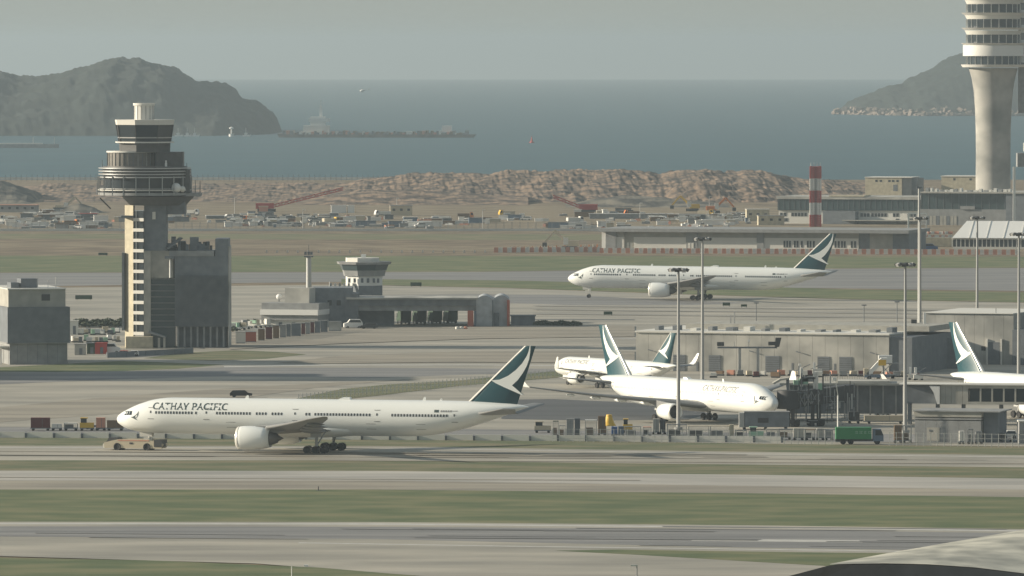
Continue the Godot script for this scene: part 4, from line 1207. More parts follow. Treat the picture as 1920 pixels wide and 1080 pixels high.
	for q in [-27.0, -17.0, -3.0, 8.0, 19.0, 27.0]: block(lk, "window", Vector3(q / k, Y.call(526), -5 + 36 / k * 0.93), Vector3(0.62, 1.1, 0.2), M.grey_dark)
	oct_block(lk, "band", Vector3(0, Y.call(518), -5), 40 / k, 43 / k, 11.0 / k, M.grey)
	oct_block(lk, "cab_glass", Vector3(0, Y.call(507), -5), 44 / k, 48 / k, 11.0 / k, M.glass_teal)
	oct_block(lk, "roof", Vector3(0, Y.call(496), -5), 52 / k, 54 / k, 4.5 / k, M.grey)
	oct_block(lk, "roof_drum", Vector3(-3 / k, Y.call(491.5), -5), 33 / k, 33 / k, 7.5 / k, M.offwhite)
	block(lk, "roof_box", Vector3(-1 / k, Y.call(481), -5), Vector3(1.2, 0.9, 1.2), M.white)
	for i in 9: block(lk, "roof_rail", Vector3((-62 + i * 8.5) / k, Y.call(537) + 0.4, -1.0), Vector3(0.5, 0.8, 0.4), M.offwhite if i % 2 else M.grey)
	# floodlight post of the station
	var fp := thing("station_mast", "stout grey mast with lamp platform behind the low white wing", "light mast", gp(579, 603))
	var mb := MB.new()
	mb.cyl(Vector3.ZERO, Vector3(0, Y.call(484) , 0), 0.75, 0.62, 16)
	part(fp, "pole", mb, M.galv)
	block(fp, "platform", Vector3(0, Y.call(483), 0), Vector3(2.3, 0.35, 2.0), M.grey_dark)
	for q in [-0.8, 0.0, 0.7]: block(fp, "floodlight", Vector3(q, Y.call(477), 0.3), Vector3(0.6, 0.8, 0.5), M.grey_dark)
	block(fp, "aerial", Vector3(0, Y.call(468), 0), Vector3(0.1, 1.8, 0.1), M.grey_dark)
	mb = MB.new()
	mb.cyl(Vector3.ZERO, Vector3(0, 8.5, 0), 0.1, 0.08, 8)
	fp = thing("flag_pole", "thin white pole left of the lookout cab", "pole", gp(618, 590))
	part(fp, "pole", mb, M.white)
	block(fp, "foot", Vector3(0, 0.1, 0), Vector3(0.8, 0.2, 0.8), M.grey)
	# low bank of bushes and a dark shed right of the station
	var sh := thing("low_shed", "low dark shed right of the station's vaulted bays", "shed", gp(958, 611))
	block(sh, "wall", Vector3(3.0, 1.2, -3), Vector3(6, 2.4, 6), M.grey_blue)
	block(sh, "roof", Vector3(3.0, 2.5, -3), Vector3(6.4, 0.2, 6.4), M.grey_dark)
	for i in 11: bush(gp(1008 + i * 7.5, 611 + i * 0.1), "low dark green bush in the row right of the station", rng.randf_range(1.0, 1.5), "bushes right of the station")
	# planting behind the left edge block
	for i in 15: bush(gp(132 + i * 7.0, 613 + sin(i * 1.7) * 1.5), "dark green bush in the row left of the tower shaft", rng.randf_range(1.1, 1.9), "bushes left of the tower")
	for i in 6: bush(gp(436 + i * 8.5, 622 - i * 3), "dark green bush beside the tower block's right corner", rng.randf_range(1.0, 1.6), "bushes beside the tower block")
	# row of hoardings and boxes right of the tower
	var boxes := [[442, 460, 22, M.offwhite, "pale grey box at the left end of the hoarding row"], [460, 480, 20, M.brick, "brick red box beside the pale box in the hoarding row"], [484, 496, 22, M.brown, "brown cage beside the brick red box"], [498, 510, 24, M.maroon, "dark red cage in the hoarding row"], [512, 523, 25, M.brown, "narrow brown cage left of the first grey panel"], [525, 536, 24, M.grey, "first grey panel of the hoarding row"], [537, 545, 24, M.grey_dark, "narrow dark panel beside the first grey panel"], [546, 564, 24, M.grey_blue, "widest blue grey panel of the hoarding row"], [565, 572, 22, M.maroon, "narrow dark red panel right of the widest panel"], [573, 581, 22, M.grey, "second pale grey panel of the hoarding row"], [582, 589, 22, M.maroon, "last narrow dark red panel of the hoarding row"], [590, 600, 22, M.grey_blue, "blue grey panel near the right end of the hoardings"], [601, 614, 22, M.grey_dark, "dark panel at the right end of the hoardings"], [616, 640, 18, M.beige, "beige skip left of the white minibus"]]
	for i in boxes.size():
		var q: Array = boxes[i]
		var y: float = 645.0 - (q[0] - 442.0) * 0.135
		var p := gp((q[0] + q[1]) * 0.5, y)
		var kk := LENS / -p.z
		var w: float = (q[1] - q[0]) / kk
		var h: float = q[2] / kk
		var c := thing("hoarding_panel", q[4], "panel", p, 0, "boxes and panels right of the tower")
		block(c, "panel", Vector3(0, h * 0.5, -0.9), Vector3(w, h, 1.8), q[3])
		block(c, "foot", Vector3(0, 0.15, -0.8), Vector3(w * 0.9, 0.3, 2.4), M.grey_dark)
		block(c, "top_rail", Vector3(0, h + 0.06, -0.9), Vector3(w * 0.96, 0.12, 1.9), M.grey)
	for i in 20:
		var p := gp(436 + i * 8.2 + rng.randf_range(-3, 3), 619 - i * 0.7 + rng.randf_range(-2, 3))
		var c := thing("ground_cart", "pale equipment cart in the yard behind the hoardings", "cart", p, rng.randf_range(-40, 40), "carts behind the hoardings")
		block(c, "deck", Vector3(0, 0.7, 0), Vector3(rng.randf_range(1.6, 3.4), 0.3, 1.5), M.offwhite)
		block(c, "load", Vector3(rng.randf_range(-0.5, 0.5), 1.4, 0), Vector3(rng.randf_range(0.7, 1.6), rng.randf_range(0.6, 1.8), 1.2), [M.offwhite, M.mint, M.sand, M.grey][i % 4])
		for s in [-0.6, 0.6]: block(c, "wheel", Vector3(s, 0.28, 0.6), Vector3(0.5, 0.56, 0.2), M.rubber)
	car(gp(662, 616), 8, "white minibus with square windows parked at the station", "", M.white, 4.6, 2.3, "minibus", "van")
	car(gp(692, 617), 0, "dark car parked right of the white minibus", "", M.charcoal, 4.2, 1.5)
	for i in 3:
		var c := thing("traffic_cone", ["orange cone nearest the white minibus", "middle orange cone left of the white minibus", "orange cone farthest left of the white minibus"][i], "cone", gp(637 - i * 5.2, 617.5), 0, "cones beside the minibus")
		mb = MB.new()
		mb.lathe([Vector2(0.45, 0), Vector2(0.45, 0.1), Vector2(0.3, 0.1), Vector2(0.1, 1.2), Vector2(0, 1.22)], 10)
		part(c, "body", mb, M.orange)
	for i in 3:
		var c := thing("traffic_cone", ["white bollard left of the brick pier", "middle white bollard by the brick pier", "white bollard nearest the brick pier"][i], "bollard", gp(857 + i * 8.0, 618), 0, "bollards by the brick pier")
		mb = MB.new()
		mb.lathe([Vector2(0.5, 0), Vector2(0.42, 0.7), Vector2(0, 0.8)], 10)
		part(c, "body", mb, M.offwhite if i < 2 else M.orange_pale)
	# yard left of the shaft
	var yard := [[130, 146, 628, 26, M.offwhite, M.offwhite, "white kiosk right of the clad block"], [140, 160, 666, 20, M.beige, M.grey, "beige box hut in front of the white kiosk"], [163, 178, 664, 20, M.green_dark, M.grey_dark, "dark green hut beside the beige hut"], [178, 200, 664, 20, M.red, M.red, "red store box in the yard left of the tower"]]
	for q in yard:
		var p := gp((q[0] + q[1]) * 0.5, q[2])
		var kk := LENS / -p.z
		var c := thing("yard_hut", q[6], "hut", p, 0, "huts in the yard left of the tower")
		block(c, "wall", Vector3(0, q[3] / kk * 0.5, -1.2), Vector3((q[1] - q[0]) / kk, q[3] / kk, 2.4), q[4])
		block(c, "roof", Vector3(0, q[3] / kk + 0.08, -1.2), Vector3((q[1] - q[0]) / kk + 0.3, 0.16, 2.7), q[5])
		block(c, "door", Vector3(0.2, q[3] / kk * 0.35, 0.03), Vector3(0.7, q[3] / kk * 0.6, 0.06), M.grey_dark)
	car(gp(209, 663), 180, "white van parked left of the tower entrance hut", "", M.white, 3.9, 2.4, "van", "van")
	car(gp(230, 667), 0, "low red car in front of the white van by the tower", "", M.red, 2.9, 1.2)
	car(gp(250, 668), 0, "small white car in front of the tower entrance hut", "", M.white, 2.5, 1.3)
	for i in 26:
		var p := gp(130 + (i % 13) * 7.6 + rng.randf_range(-2, 2), 640 - (i / 13) * 14 + rng.randf_range(-3, 3))
		var c := thing("baggage_cart", "small pale cart crowded in the yard left of the tower", "cart", p, rng.randf_range(-20, 20), "carts in the yard left of the tower")
		block(c, "body", Vector3(0, 0.8, 0), Vector3(rng.randf_range(0.7, 1.5), rng.randf_range(0.7, 1.5), 1.1), [M.white, M.offwhite, M.sand, M.grey_dark, M.mint][i % 5])
		block(c, "base", Vector3(0, 0.2, 0), Vector3(1.3, 0.3, 1.2), M.charcoal)
	# low wall in front of the tower
	var lw := thing("low_wall", "low grey wall along the road in front of the tower", "wall", gp(200, 671))
	for i in 9:
		var a := gp(200 + i * 18.0, 671 - i * 0.95) - lw.position
		var c := gp(218 + i * 18.0, 671 - (i + 1) * 0.95) - lw.position
		mb = MB.new()
		mb.bar(a + Vector3(0.04, 0.6, 0), c + Vector3(-0.04, 0.6, 0), 0.3, 1.2)
		part(lw, "wall_panel", mb, M.grey_blue)
	# signs and small vehicles on the far strips
	for q in [[157, 563, 4.6, 1.1, "dark taxiway sign board on the far apron left of the tower"], [780, 538, 3.2, 1.0, "dark taxiway sign board behind the station canopy"], [193, 480, 3.0, 0.8, "small dark sign board on the grass left of the tower"], [1140, 592, 2.2, 0.8, "dark sign board below the far airliner's nose"], [1362, 575, 2.0, 0.8, "dark sign board right of the far airliner's shadow"], [1395, 577, 1.6, 0.6, "smaller dark sign board farther right of the shadow"]]:
		var c := thing("taxiway_sign", q[4], "sign", gp(q[0], q[1]), 0, "dark taxiway sign boards")
		block(c, "board", Vector3(0, 0.3 + q[3] * 0.5, 0), Vector3(q[2], q[3], 0.25), M.green_dark)
		for s in [-0.4, 0.4]: block(c, "leg", Vector3(s * q[2], 0.2, 0), Vector3(0.15, 0.4, 0.15), M.grey)
	for i in 22:
		var c := thing("edge_marker", "small pale edge marker along the far runway strip", "marker", gp(500 + i * 19.5, 473.5), 0, "edge markers on the far strip")
		block(c, "post", Vector3(0, 0.4, 0), Vector3(0.5, 0.8, 0.4), M.offwhite)
		block(c, "foot", Vector3(0, 0.05, 0), Vector3(0.8, 0.1, 0.8), M.grey)

func bush(p: Vector3, label: String, r: float, group: String):
	var t := thing("bush", label, "bush", p, rng.randf_range(0, 360), group)
	if not M.has("bush_mesh"):
		var mb := MB.new()
		var g := RandomNumberGenerator.new()
		g.seed = 5
		for i in 170:
			var d := Vector3(g.randfn(), absf(g.randfn()) * 0.9, g.randfn()).normalized() * pow(g.randf(), 0.4)
			mb.xf = Transform3D(Basis(Vector3(g.randf() - 0.5, g.randf() - 0.5, g.randf() - 0.5).normalized(), g.randf_range(0, 6)), Vector3(d.x, d.y * 0.9 + 0.25, d.z))
			mb.quad(Vector3(-0.13, 0, -0.1), Vector3(0.13, 0.03, -0.1), Vector3(0.12, 0, 0.12), Vector3(-0.12, -0.03, 0.1))
		M.bush_mesh = mb.mesh()
		mb = MB.new()
		for i in 5: mb.cyl(Vector3.ZERO, Vector3(cos(i * 1.3) * 0.5, 0.8, sin(i * 1.3) * 0.5), 0.05, 0.02, 5)
		M.bush_stem = mb.mesh()
		M.leaf = plain(lin(0.045, 0.06, 0.03), 0.8)
	piece(t, "foliage", M.bush_mesh, M.leaf)
	piece(t, "stem", M.bush_stem, M.brown)
	t.scale = Vector3.ONE * r * Vector3(1.2, 1, 1.2)

# ---- the gates and halls behind the stands ---------------------------------------------------------------------------
func build_gates():
	var b := building("cargo_hall", "long beige hall with grey shutters behind the parked airliners", "building", 1192, 1700, 695, -18.0)
	var t: Node3D = b[0]
	var k: float = b[2]
	var u := func(px: float) -> float: return (px - 1192.0) / k
	var H := 72.0 / k
	# wall in panels
	for i in 20:
		wall_block(t, "wall_panel", u.call(1192 + i * 23.4) + 0.02, u.call(1192 + (i + 1) * 23.4) - 0.02, 0, H, 0, 34, M.beige)
	wall_block(t, "end_wall", u.call(1660.2), u.call(1701), 0, H - 0.4, 0.5, 34, M.grey_dark)
	wall_block(t, "roof_edge", u.call(1191), u.call(1661), H, H + 0.35, -0.35, 34.4, M.offwhite)
	wall_block(t, "roof_storey", u.call(1250), u.call(1702), H + 0.35, H + 1.5, 14, 34, M.beige_panel)
	for i in 14: wall_block(t, "roof_unit", u.call(1215 + i * 33.0), u.call(1215 + i * 33.0 + rng.randf_range(5, 14)), H + 0.35, H + 0.35 + rng.randf_range(0.4, 1.1), 5, 9, [M.grey, M.grey_dark, M.offwhite][i % 3])
	for q in [[1262, 1284], [1328, 1350], [1433, 1459], [1529, 1551], [1569, 1592]]:
		wall_block(t, "shutter", u.call(q[0]), u.call(q[1]), 0, 31 / k, -0.14, 0.0, M.grey_dark)
		for j in 7: wall_block(t, "shutter_slat", u.call(q[0]) + 0.05, u.call(q[1]) - 0.05, 0.25 + j * 31 / k / 7.5, 0.33 + j * 31 / k / 7.5, -0.18, -0.14, M.charcoal)
	for q in [[1305, 1308], [1481, 1484], [1559, 1562]]: wall_block(t, "door", u.call(q[0]), u.call(q[1]), 0, 18 / k, -0.06, 0.0, M.grey_dark)
	for q in [1220, 1408, 1494, 1630]:
		var mb := MB.new()
		mb.bar(Vector3(u.call(q - 4), 40 / k, 0.4), Vector3(u.call(q + 5), 37.5 / k, 0.4), 0.25, 0.2)
		part(t, "wall_lamp", mb, M.grey_dark)
	for q in [[1338, 592, 1.8], [1345, 588, 2.6]]: wall_block(t, "aerial", u.call(q[0]), u.call(q[0]) + 0.2, H + 1.7, H + 1.7 + q[2], 12, 12.2, M.grey)
	# dark flank with sloping top, and the pale hall to the right
	b = building("side_hall", "dark sloping sided hall right of the long beige hall", "building", 1700, 1800, 692)
	t = b[0]; k = b[2]
	var mb := MB.new()
	mb.prism(PackedVector2Array([Vector2(0.1, 0), Vector2(96 / k, 0), Vector2(96 / k, 52 / k), Vector2(40 / k, 70 / k), Vector2(0.1, 78 / k)]), -30, -1.0)
	part(t, "wall", mb, M.grey_dark)
	wall_block(t, "roof_pipe", 32 / k, 36 / k, 76 / k, 106 / k, 0.5, 1.2, M.white)
	wall_block(t, "roof_unit", 10 / k, 20 / k, 78 / k, 92 / k, 3, 5, M.charcoal)
	b = building("pale_hall", "pale hall with dark doorways at the right behind the cut off airliner", "building", 1735, 2080, 682, -18.0)
	t = b[0]; k = b[2]
	u = func(px: float) -> float: return (px - 1735.0) / k
	for i in 9: wall_block(t, "wall_panel", u.call(1735 + i * 18.0) + 0.02, u.call(1753 + i * 18.0) - 0.02, 0, 95 / k, 0, 30, M.beige)
	wall_block(t, "end_wall", u.call(1897), u.call(2080), 0, 66 / k, -1.0, 30, M.grey_dark)
	wall_block(t, "roof_edge", u.call(1734), u.call(1897), 95 / k, 96.5 / k, -0.3, 30.3, M.offwhite)
	wall_block(t, "shutter", u.call(1850), u.call(1872), 0, 42 / k, -0.12, 0.0, M.grey_dark)
	for q in [1786, 1848, 1874]: wall_block(t, "downpipe", u.call(q), u.call(q + 2.4), 0, 48 / k, -0.4, -0.02, M.offwhite)
	wall_block(t, "window", u.call(1838), u.call(1846), 26 / k, 34 / k, -0.05, 0.0, M.charcoal)
	wall_block(t, "roof_pole", u.call(1862), u.call(1863), 96.5 / k, 106 / k, 1, 1.2, M.grey)
	# stand gantry sign
	t = thing("stand_gantry", "raised sign gantry on two posts in front of the long beige hall", "gantry", gp(1387, 704))
	k = LENS / -t.position.z
	for q in [0.0, 34.0]:
		block(t, "post", Vector3(q / k, 26 / k, 0), Vector3(0.55, 52 / k, 0.55), M.galv)
		block(t, "post_foot", Vector3(q / k, 0.3, 0), Vector3(1.1, 0.6, 1.1), M.beige_panel)
	block(t, "beam", Vector3(14 / k, 52.5 / k, 0), Vector3(112 / k, 0.35, 0.7), M.grey_dark)
	block(t, "sign_box", Vector3(-36 / k, 59 / k, 0), Vector3(13 / k, 7.5 / k, 0.8), M.charcoal)
	block(t, "sign_box", Vector3(60 / k, 60 / k, 0), Vector3(13 / k, 7 / k, 0.8), M.charcoal)
	var sb := MB.new()
	sb.prism(PackedVector2Array([Vector2(66 / k, 52.8 / k), Vector2(74 / k, 54 / k), Vector2(78 / k, 71 / k), Vector2(67 / k, 71 / k)]), -0.5, 0.5)
	part(t, "sign_box", sb, M.charcoal)
	for q in [-10.0, 16.0]: block(t, "aerial", Vector3(q / k, 58 / k, 0), Vector3(0.15, 1.2, 0.15), M.offwhite)
	block(t, "lamp", Vector3(17 / k, 65 / k, 0), Vector3(0.4, 0.5, 0.4), M.white)
	# elevated gate link with window strip, right
	b = building("gate_link", "elevated pale gate corridor with a strip of dark windows", "corridor", 1690, 2060, 797, -10.0)
	t = b[0]; k = b[2]
	u = func(px: float) -> float: return (px - 1690.0) / k
	for i in 5: wall_block(t, "wall_panel", u.call(1762 + i * 10.4) + 0.02, u.call(1772.4 + i * 10.4) - 0.02, 40 / k, 76 / k, 0, 5, M.beige_panel)
	wall_block(t, "dark_end", u.call(1692), u.call(1762), 40 / k, 74 / k, 1.2, 6, M.grey_dark)
	var gus := MB.new()
	gus.prism(PackedVector2Array([Vector2(u.call(1742), 74 / k), Vector2(u.call(1761.5), 74 / k), Vector2(u.call(1761.5), 40 / k), Vector2(u.call(1757), 40 / k), Vector2(u.call(1750), 62 / k)]), -1.2, 0.3)
	part(t, "end_gusset", gus, M.white)
	wall_block(t, "roof", u.call(1686), u.call(2060), 76 / k, 78 / k, -0.4, 6.4, M.offwhite)
	wall_block(t, "sill", u.call(1814), u.call(2060), 40 / k, 45 / k, -0.1, 5, M.beige_panel)
	wall_block(t, "lintel", u.call(1814), u.call(2060), 70 / k, 76 / k, -0.1, 5, M.beige_panel)
	for i in 11:
		wall_block(t, "window_pane", u.call(1817 + i * 21.5), u.call(1835.5 + i * 21.5), 45 / k, 70 / k, 0.3, 0.5, M.glass)
		wall_block(t, "mullion", u.call(1835.5 + i * 21.5), u.call(1838.5 + i * 21.5), 45 / k, 70 / k, -0.05, 4.8, M.beige_panel)
	for q in [1700, 1752, 1800, 1870, 1960]: wall_block(t, "column", u.call(q), u.call(q + 6), 0, 40 / k, 1.5, 3.0, M.grey_dark)
	# long dark deck between the stands and the gate
	b = building("gate_deck", "dark low gate deck running behind the jet bridge", "corridor", 1462, 1690, 790, -3.0)
	t = b[0]; k = b[2]
	u = func(px: float) -> float: return (px - 1462.0) / k
	wall_block(t, "roof", 0, u.call(1690), 68 / k, 72 / k, -0.6, 9, M.beige_panel)
	wall_block(t, "wall", u.call(1480), u.call(1692), 14 / k, 68 / k, 1.2, 8, M.grey_dark)
	wall_block(t, "roof", u.call(1570), u.call(1668), 72 / k + 0.02, 76 / k, 0, 9, M.beige)
	for i in 9: wall_block(t, "column", u.call(1486 + i * 24), u.call(1489 + i * 24), 0, 68 / k, 0.4, 1.0, M.grey)
	for i in 22: wall_block(t, "roof_rail_post", u.call(1546 + i * 4.6), u.call(1546.6 + i * 4.6), 72 / k, 86 / k, 8.0, 8.1, M.grey)
	wall_block(t, "roof_rail", u.call(1546), u.call(1648), 85 / k, 86 / k, 8.0, 8.1, M.grey)
	# jet bridge at the airliner's nose
	t = thing("jet_bridge", "dark jet bridge of trusses and wheeled legs at the airliner's nose", "jet bridge", gp(1520, 800))
	k = LENS / -t.position.z
	var X := func(px: float) -> float: return (px - 1520.0) / k
	var tb := MB.new()
	tb.bar(Vector3(X.call(1480), 50 / k, 0), Vector3(X.call(1600), 62 / k, -8), 2.6, 2.8)
	part(t, "tunnel", tb, M.charcoal)
	tb = MB.new()
	for i in 9:
		var a := Vector3(X.call(1484 + i * 12.5), 37 / k + i * 0.13, 1.5 - i * 0.9)
		var c := Vector3(X.call(1496.5 + i * 12.5), 62 / k + i * 0.13, 0.6 - i * 0.9)
		tb.bar(a, c, 0.16, 0.16); tb.bar(Vector3(a.x, c.y, a.z), Vector3(c.x, a.y, c.z), 0.16, 0.16); tb.bar(a, Vector3(a.x, c.y, a.z), 0.2, 0.2)
	part(t, "tunnel_truss", tb, M.grey)
	cyl_block(t, "cab_rotunda", Vector3(X.call(1478), 34 / k, 0.5), 2.1, 2.1, 3.4, M.charcoal, 16)
	var can := MB.new()
	can.prism(PackedVector2Array([Vector2(X.call(1448), 82 / k), Vector2(X.call(1462), 90 / k), Vector2(X.call(1478), 92 / k), Vector2(X.call(1478), 89 / k), Vector2(X.call(1464), 87 / k), Vector2(X.call(1452), 80 / k)]), -2.0, 1.0)
	part(t, "cab_hood", can, M.beige_panel)
	block(t, "cab_hood_post", Vector3(X.call(1477), 74 / k, -0.5), Vector3(0.5, 34 / k, 2.0), M.grey_dark)
	for q in [[1478, 0.5], [1486, 1.5], [1524, -1.0], [1536, -3.0]]:
		block(t, "leg", Vector3(X.call(q[0]), 21 / k, q[1]), Vector3(0.7, 42 / k, 0.7), M.charcoal)
	for q in [[1482, 1.0], [1530, -2.0]]:
		block(t, "bogie", Vector3(X.call(q[0]), 0.95, q[1]), Vector3(3.4, 0.7, 1.6), M.charcoal)
		for s in [-1.1, 1.1]:
			var wb := MB.new()
			wheel(wb, Vector3(X.call(q[0]) + s, 0.6, q[1] + 0.9), 0.6, 0.4)
			part(t, "wheel", wb, M.rubber)
	for q in [[1504, 92, 0.5, 3.4, 0], [1516, 88, 2.2, 0.9, 1], [1508, 84, 1.6, 1.0, 2], [1528, 86, 0.4, 3.0, 0], [1533, 80, 0.4, 4.4, 0], [1521, 90, 1.8, 0.25, 1], [1495, 82, 1.2, 0.8, 2], [1540, 74, 1.0, 1.2, 2]]:
		block(t, "roof_gear", Vector3(X.call(q[0]), q[1] / k, -3), Vector3(q[2], q[3], 1.4), [M.offwhite, M.grey, M.mint][q[4]])
	for i in 34:
		var px := rng.randf_range(1484, 1604)
		var h := rng.randf_range(0.8, 5.5)
		var y0 := rng.randf_range(0.6, 7.0)
		block(t, "bridge_pipe", Vector3(X.call(px), y0 + h * 0.5, rng.randf_range(-2, 2.6)), Vector3(rng.randf_range(0.08, 0.3), h, 0.2), [M.charcoal, M.grey_dark, M.grey, M.galv][i % 4])
	for i in 12:
		var px := rng.randf_range(1484, 1590)
		block(t, "bridge_pipe", Vector3(X.call(px), rng.randf_range(0.8, 8.0), rng.randf_range(-2, 2.6)), Vector3(rng.randf_range(1.0, 3.5), 0.14, 0.14), [M.charcoal, M.grey_dark, M.grey][i % 3])
	var st := MB.new()
	for i in 8: st.box(Vector3(X.call(1556) + i * 0.32, 4.0 - i * 0.5, 1.0), Vector3(0.4, 0.12, 1.4))
	st.bar(Vector3(X.call(1556), 5.2, 1.7), Vector3(X.call(1556) + 2.6, 1.3, 1.7), 0.08, 0.08)
	part(t, "stair", st, M.galv)
	# blue grey equipment box under the nose
	t = thing("equipment_container", "large blue grey container under the parked airliner's nose", "container", gp(1386, 806))
	k = LENS / -t.position.z
	block(t, "body", Vector3(52 / k, 15 / k + 0.4, -1.5), Vector3(84 / k, 28 / k, 3.0), M.grey_blue)
	block(t, "end_frame", Vector3(4.5 / k, 14 / k + 0.4, -1.5), Vector3(9 / k, 27 / k, 2.9), M.galv)
	block(t, "panel", Vector3(45 / k, 18 / k, 0.03), Vector3(20 / k, 9 / k, 0.08), M.charcoal)
	block(t, "roof", Vector3(52 / k, 29.5 / k + 0.4, -1.5), Vector3(86 / k, 0.15, 3.2), M.grey)
	for q in [10.0, 50.0, 88.0]: block(t, "skid", Vector3(q / k, 0.2, -1.5), Vector3(0.5, 0.4, 2.6), M.charcoal)
	# grey stores shed
	b = building("stores_shed", "grey stores shed with two dark bands beside the light mast", "building", 1715, 1872, 829, -15.0)
	t = b[0]; k = b[2]
	u = func(px: float) -> float: return (px - 1715.0) / k
	for i in 6: wall_block(t, "wall_panel", u.call(1715 + i * 20.4) + 0.01, u.call(1735.4 + i * 20.4) - 0.01, 0, 41 / k, 0, 9, M.grey)
	wall_block(t, "dark_band", u.call(1715.5), u.call(1837), 41 / k, 43 / k, 0.2, 9, M.charcoal)
	wall_block(t, "band", u.call(1715), u.call(1838), 43 / k, 46 / k, -0.1, 9, M.grey)
	wall_block(t, "dark_band", u.call(1715.5), u.call(1837), 46 / k, 48 / k, 0.2, 9, M.charcoal)
	wall_block(t, "parapet", u.call(1714), u.call(1838.5), 48 / k, 58 / k, -0.15, 9, M.beige_panel)
	wall_block(t, "roof", u.call(1713), u.call(1874), 58 / k, 60 / k, -0.5, 10, M.grey)
	wall_block(t, "side_bay", u.call(1838.6), u.call(1866), 0, 58 / k, 1.6, 9, M.grey_blue)
	wall_block(t, "panel", u.call(1738), u.call(1761), 3 / k, 28 / k, -0.05, 0, M.beige_panel)
	wall_block(t, "vent", u.call(1742), u.call(1746), 20 / k, 24 / k, -0.12, -0.05, M.grey_dark)
	t = thing("plant_hut", "plain grey hut cut by the right edge of the picture", "hut", gp(1911, 833))
	k = LENS / -t.position.z
	block(t, "wall", Vector3(35 / k, 21 / k, -3), Vector3(70 / k, 42 / k, 6), M.grey)
	block(t, "roof", Vector3(35 / k, 43 / k, -3), Vector3(74 / k, 0.25, 6.5), M.offwhite)
	# floodlight masts
	mast_lamp(1272, 806, 500, "floodlight mast in front of the gate airliner's engine")
	mast_lamp(1317, 716, 443, "floodlight mast left of the sign gantry, behind the gate airliner")
	mast_lamp(1697, 812, 490, "floodlight mast left of the grey stores shed")
	mast_lamp(1725, 640, 405, "floodlight mast behind the dark sloping hall")
	mast_lamp(1832, 640, 404, "floodlight mast behind the cut off airliner's fin")
	mast_lamp(1910, 720, 434, "floodlight mast nearest the right edge")
	t = thing("tall_pole", "plain tall white pole above the far airliner's fin, right of the mast", "pole", gp(1723, 628))
	k = LENS / -t.position.z
	mb = MB.new()
	mb.cyl(Vector3.ZERO, Vector3(0, (628.0 - 352.0) / k, 0), 0.36, 0.26, 12)
	part(t, "pole", mb, M.galv)
	block(t, "cap", Vector3(0, (628.0 - 351.0) / k, 0), Vector3(1.4, 0.4, 1.0), M.grey_dark)
	block(t, "foot", Vector3(0, 0.3, 0), Vector3(1.6, 0.6, 1.6), M.grey)
	for q in [[1418, 612, 568, "thin dark lamp post left of the two others behind the beige hall"], [1620, 612, 572, "thin dark lamp post, middle of three behind the beige hall"], [1682, 612, 566, "thin dark lamp post, rightmost of three behind the beige hall"]]:
		t = thing("lamp_post", q[3], "lamp post", gp(q[0], q[1] + 14), 0, "thin lamp posts behind the beige hall")
		k = LENS / -t.position.z
		mb = MB.new()
		mb.cyl(Vector3.ZERO, Vector3(0, (q[1] + 14 - q[2]) / k, 0), 0.11, 0.09, 8)
		part(t, "pole", mb, M.grey_dark)
		block(t, "lamp_head", Vector3(0, (q[1] + 14 - q[2]) / k, 0), Vector3(1.2, 0.25, 0.4), M.grey_dark)
# ---- service road: barrier wall, fences, carts, trucks ----------------------------------------------------------------
func cart(px0: float, px1: float, foot: float, top: float, kind: String, m: Material, called: String, label: String, category: String):
	var p := gp((px0 + px1) * 0.5, foot)
	var k := LENS / -p.z
	var w := (px1 - px0) / k
	var h := (foot - top) / k
	var t := thing(called, label, category, p, 0, "service gear along the road")
	for s in [-1.0, 1.0]:
		for z in [-0.6, 0.6]:
			var wb := MB.new()
			wheel(wb, Vector3(s * w * 0.36, 0.24, z), 0.24, 0.16)
			part(t, "wheel", wb, M.rubber)
	block(t, "deck", Vector3(0, 0.52, 0), Vector3(w, 0.16, 1.6), M.grey_dark)
	if kind == "box":
		block(t, "load", Vector3(0, 0.6 + (h - 0.6) * 0.5, 0), Vector3(w * 0.94, h - 0.6, 1.5), m)
		block(t, "load_seam", Vector3(w * 0.1, 0.6 + (h - 0.6) * 0.5, 0.76), Vector3(0.06, h - 0.7, 0.04), M.grey_dark)
	elif kind == "cage":
		for x in [-0.47, 0.47]:
			for z in [-0.7, 0.7]: block(t, "post", Vector3(x * w, 0.6 + (h - 0.6) * 0.5, z), Vector3(0.1, h - 0.6, 0.1), M.galv)
		block(t, "roof", Vector3(0, h - 0.05, 0), Vector3(w, 0.1, 1.6), m)
		var c := MB.new()
		var n := int(w / 0.22)
		for i in n: c.box(Vector3(-w * 0.45 + i * w * 0.9 / n, 0.6 + (h - 0.6) * 0.5, 0.66), Vector3(0.05, h - 0.7, 0.05))
		part(t, "cage_bars", c, M.grey).set_meta("kind", "stuff")
		block(t, "load", Vector3(-w * 0.12, 0.6 + h * 0.2, -0.1), Vector3(w * 0.6, h * 0.4, 1.0), [M.grey_dark, M.brown, M.charcoal, M.grey][int(px0) % 4])
	else:
		block(t, "body", Vector3(0, 0.6 + (h - 0.6) * 0.25, 0), Vector3(w, (h - 0.6) * 0.5, 1.5), m)
		block(t, "cab", Vector3(-w * 0.22, h * 0.72, 0), Vector3(w * 0.42, h * 0.5, 1.4), M.glass)
		block(t, "roof", Vector3(-w * 0.2, h - 0.05, 0), Vector3(w * 0.55, 0.14, 1.5), m)

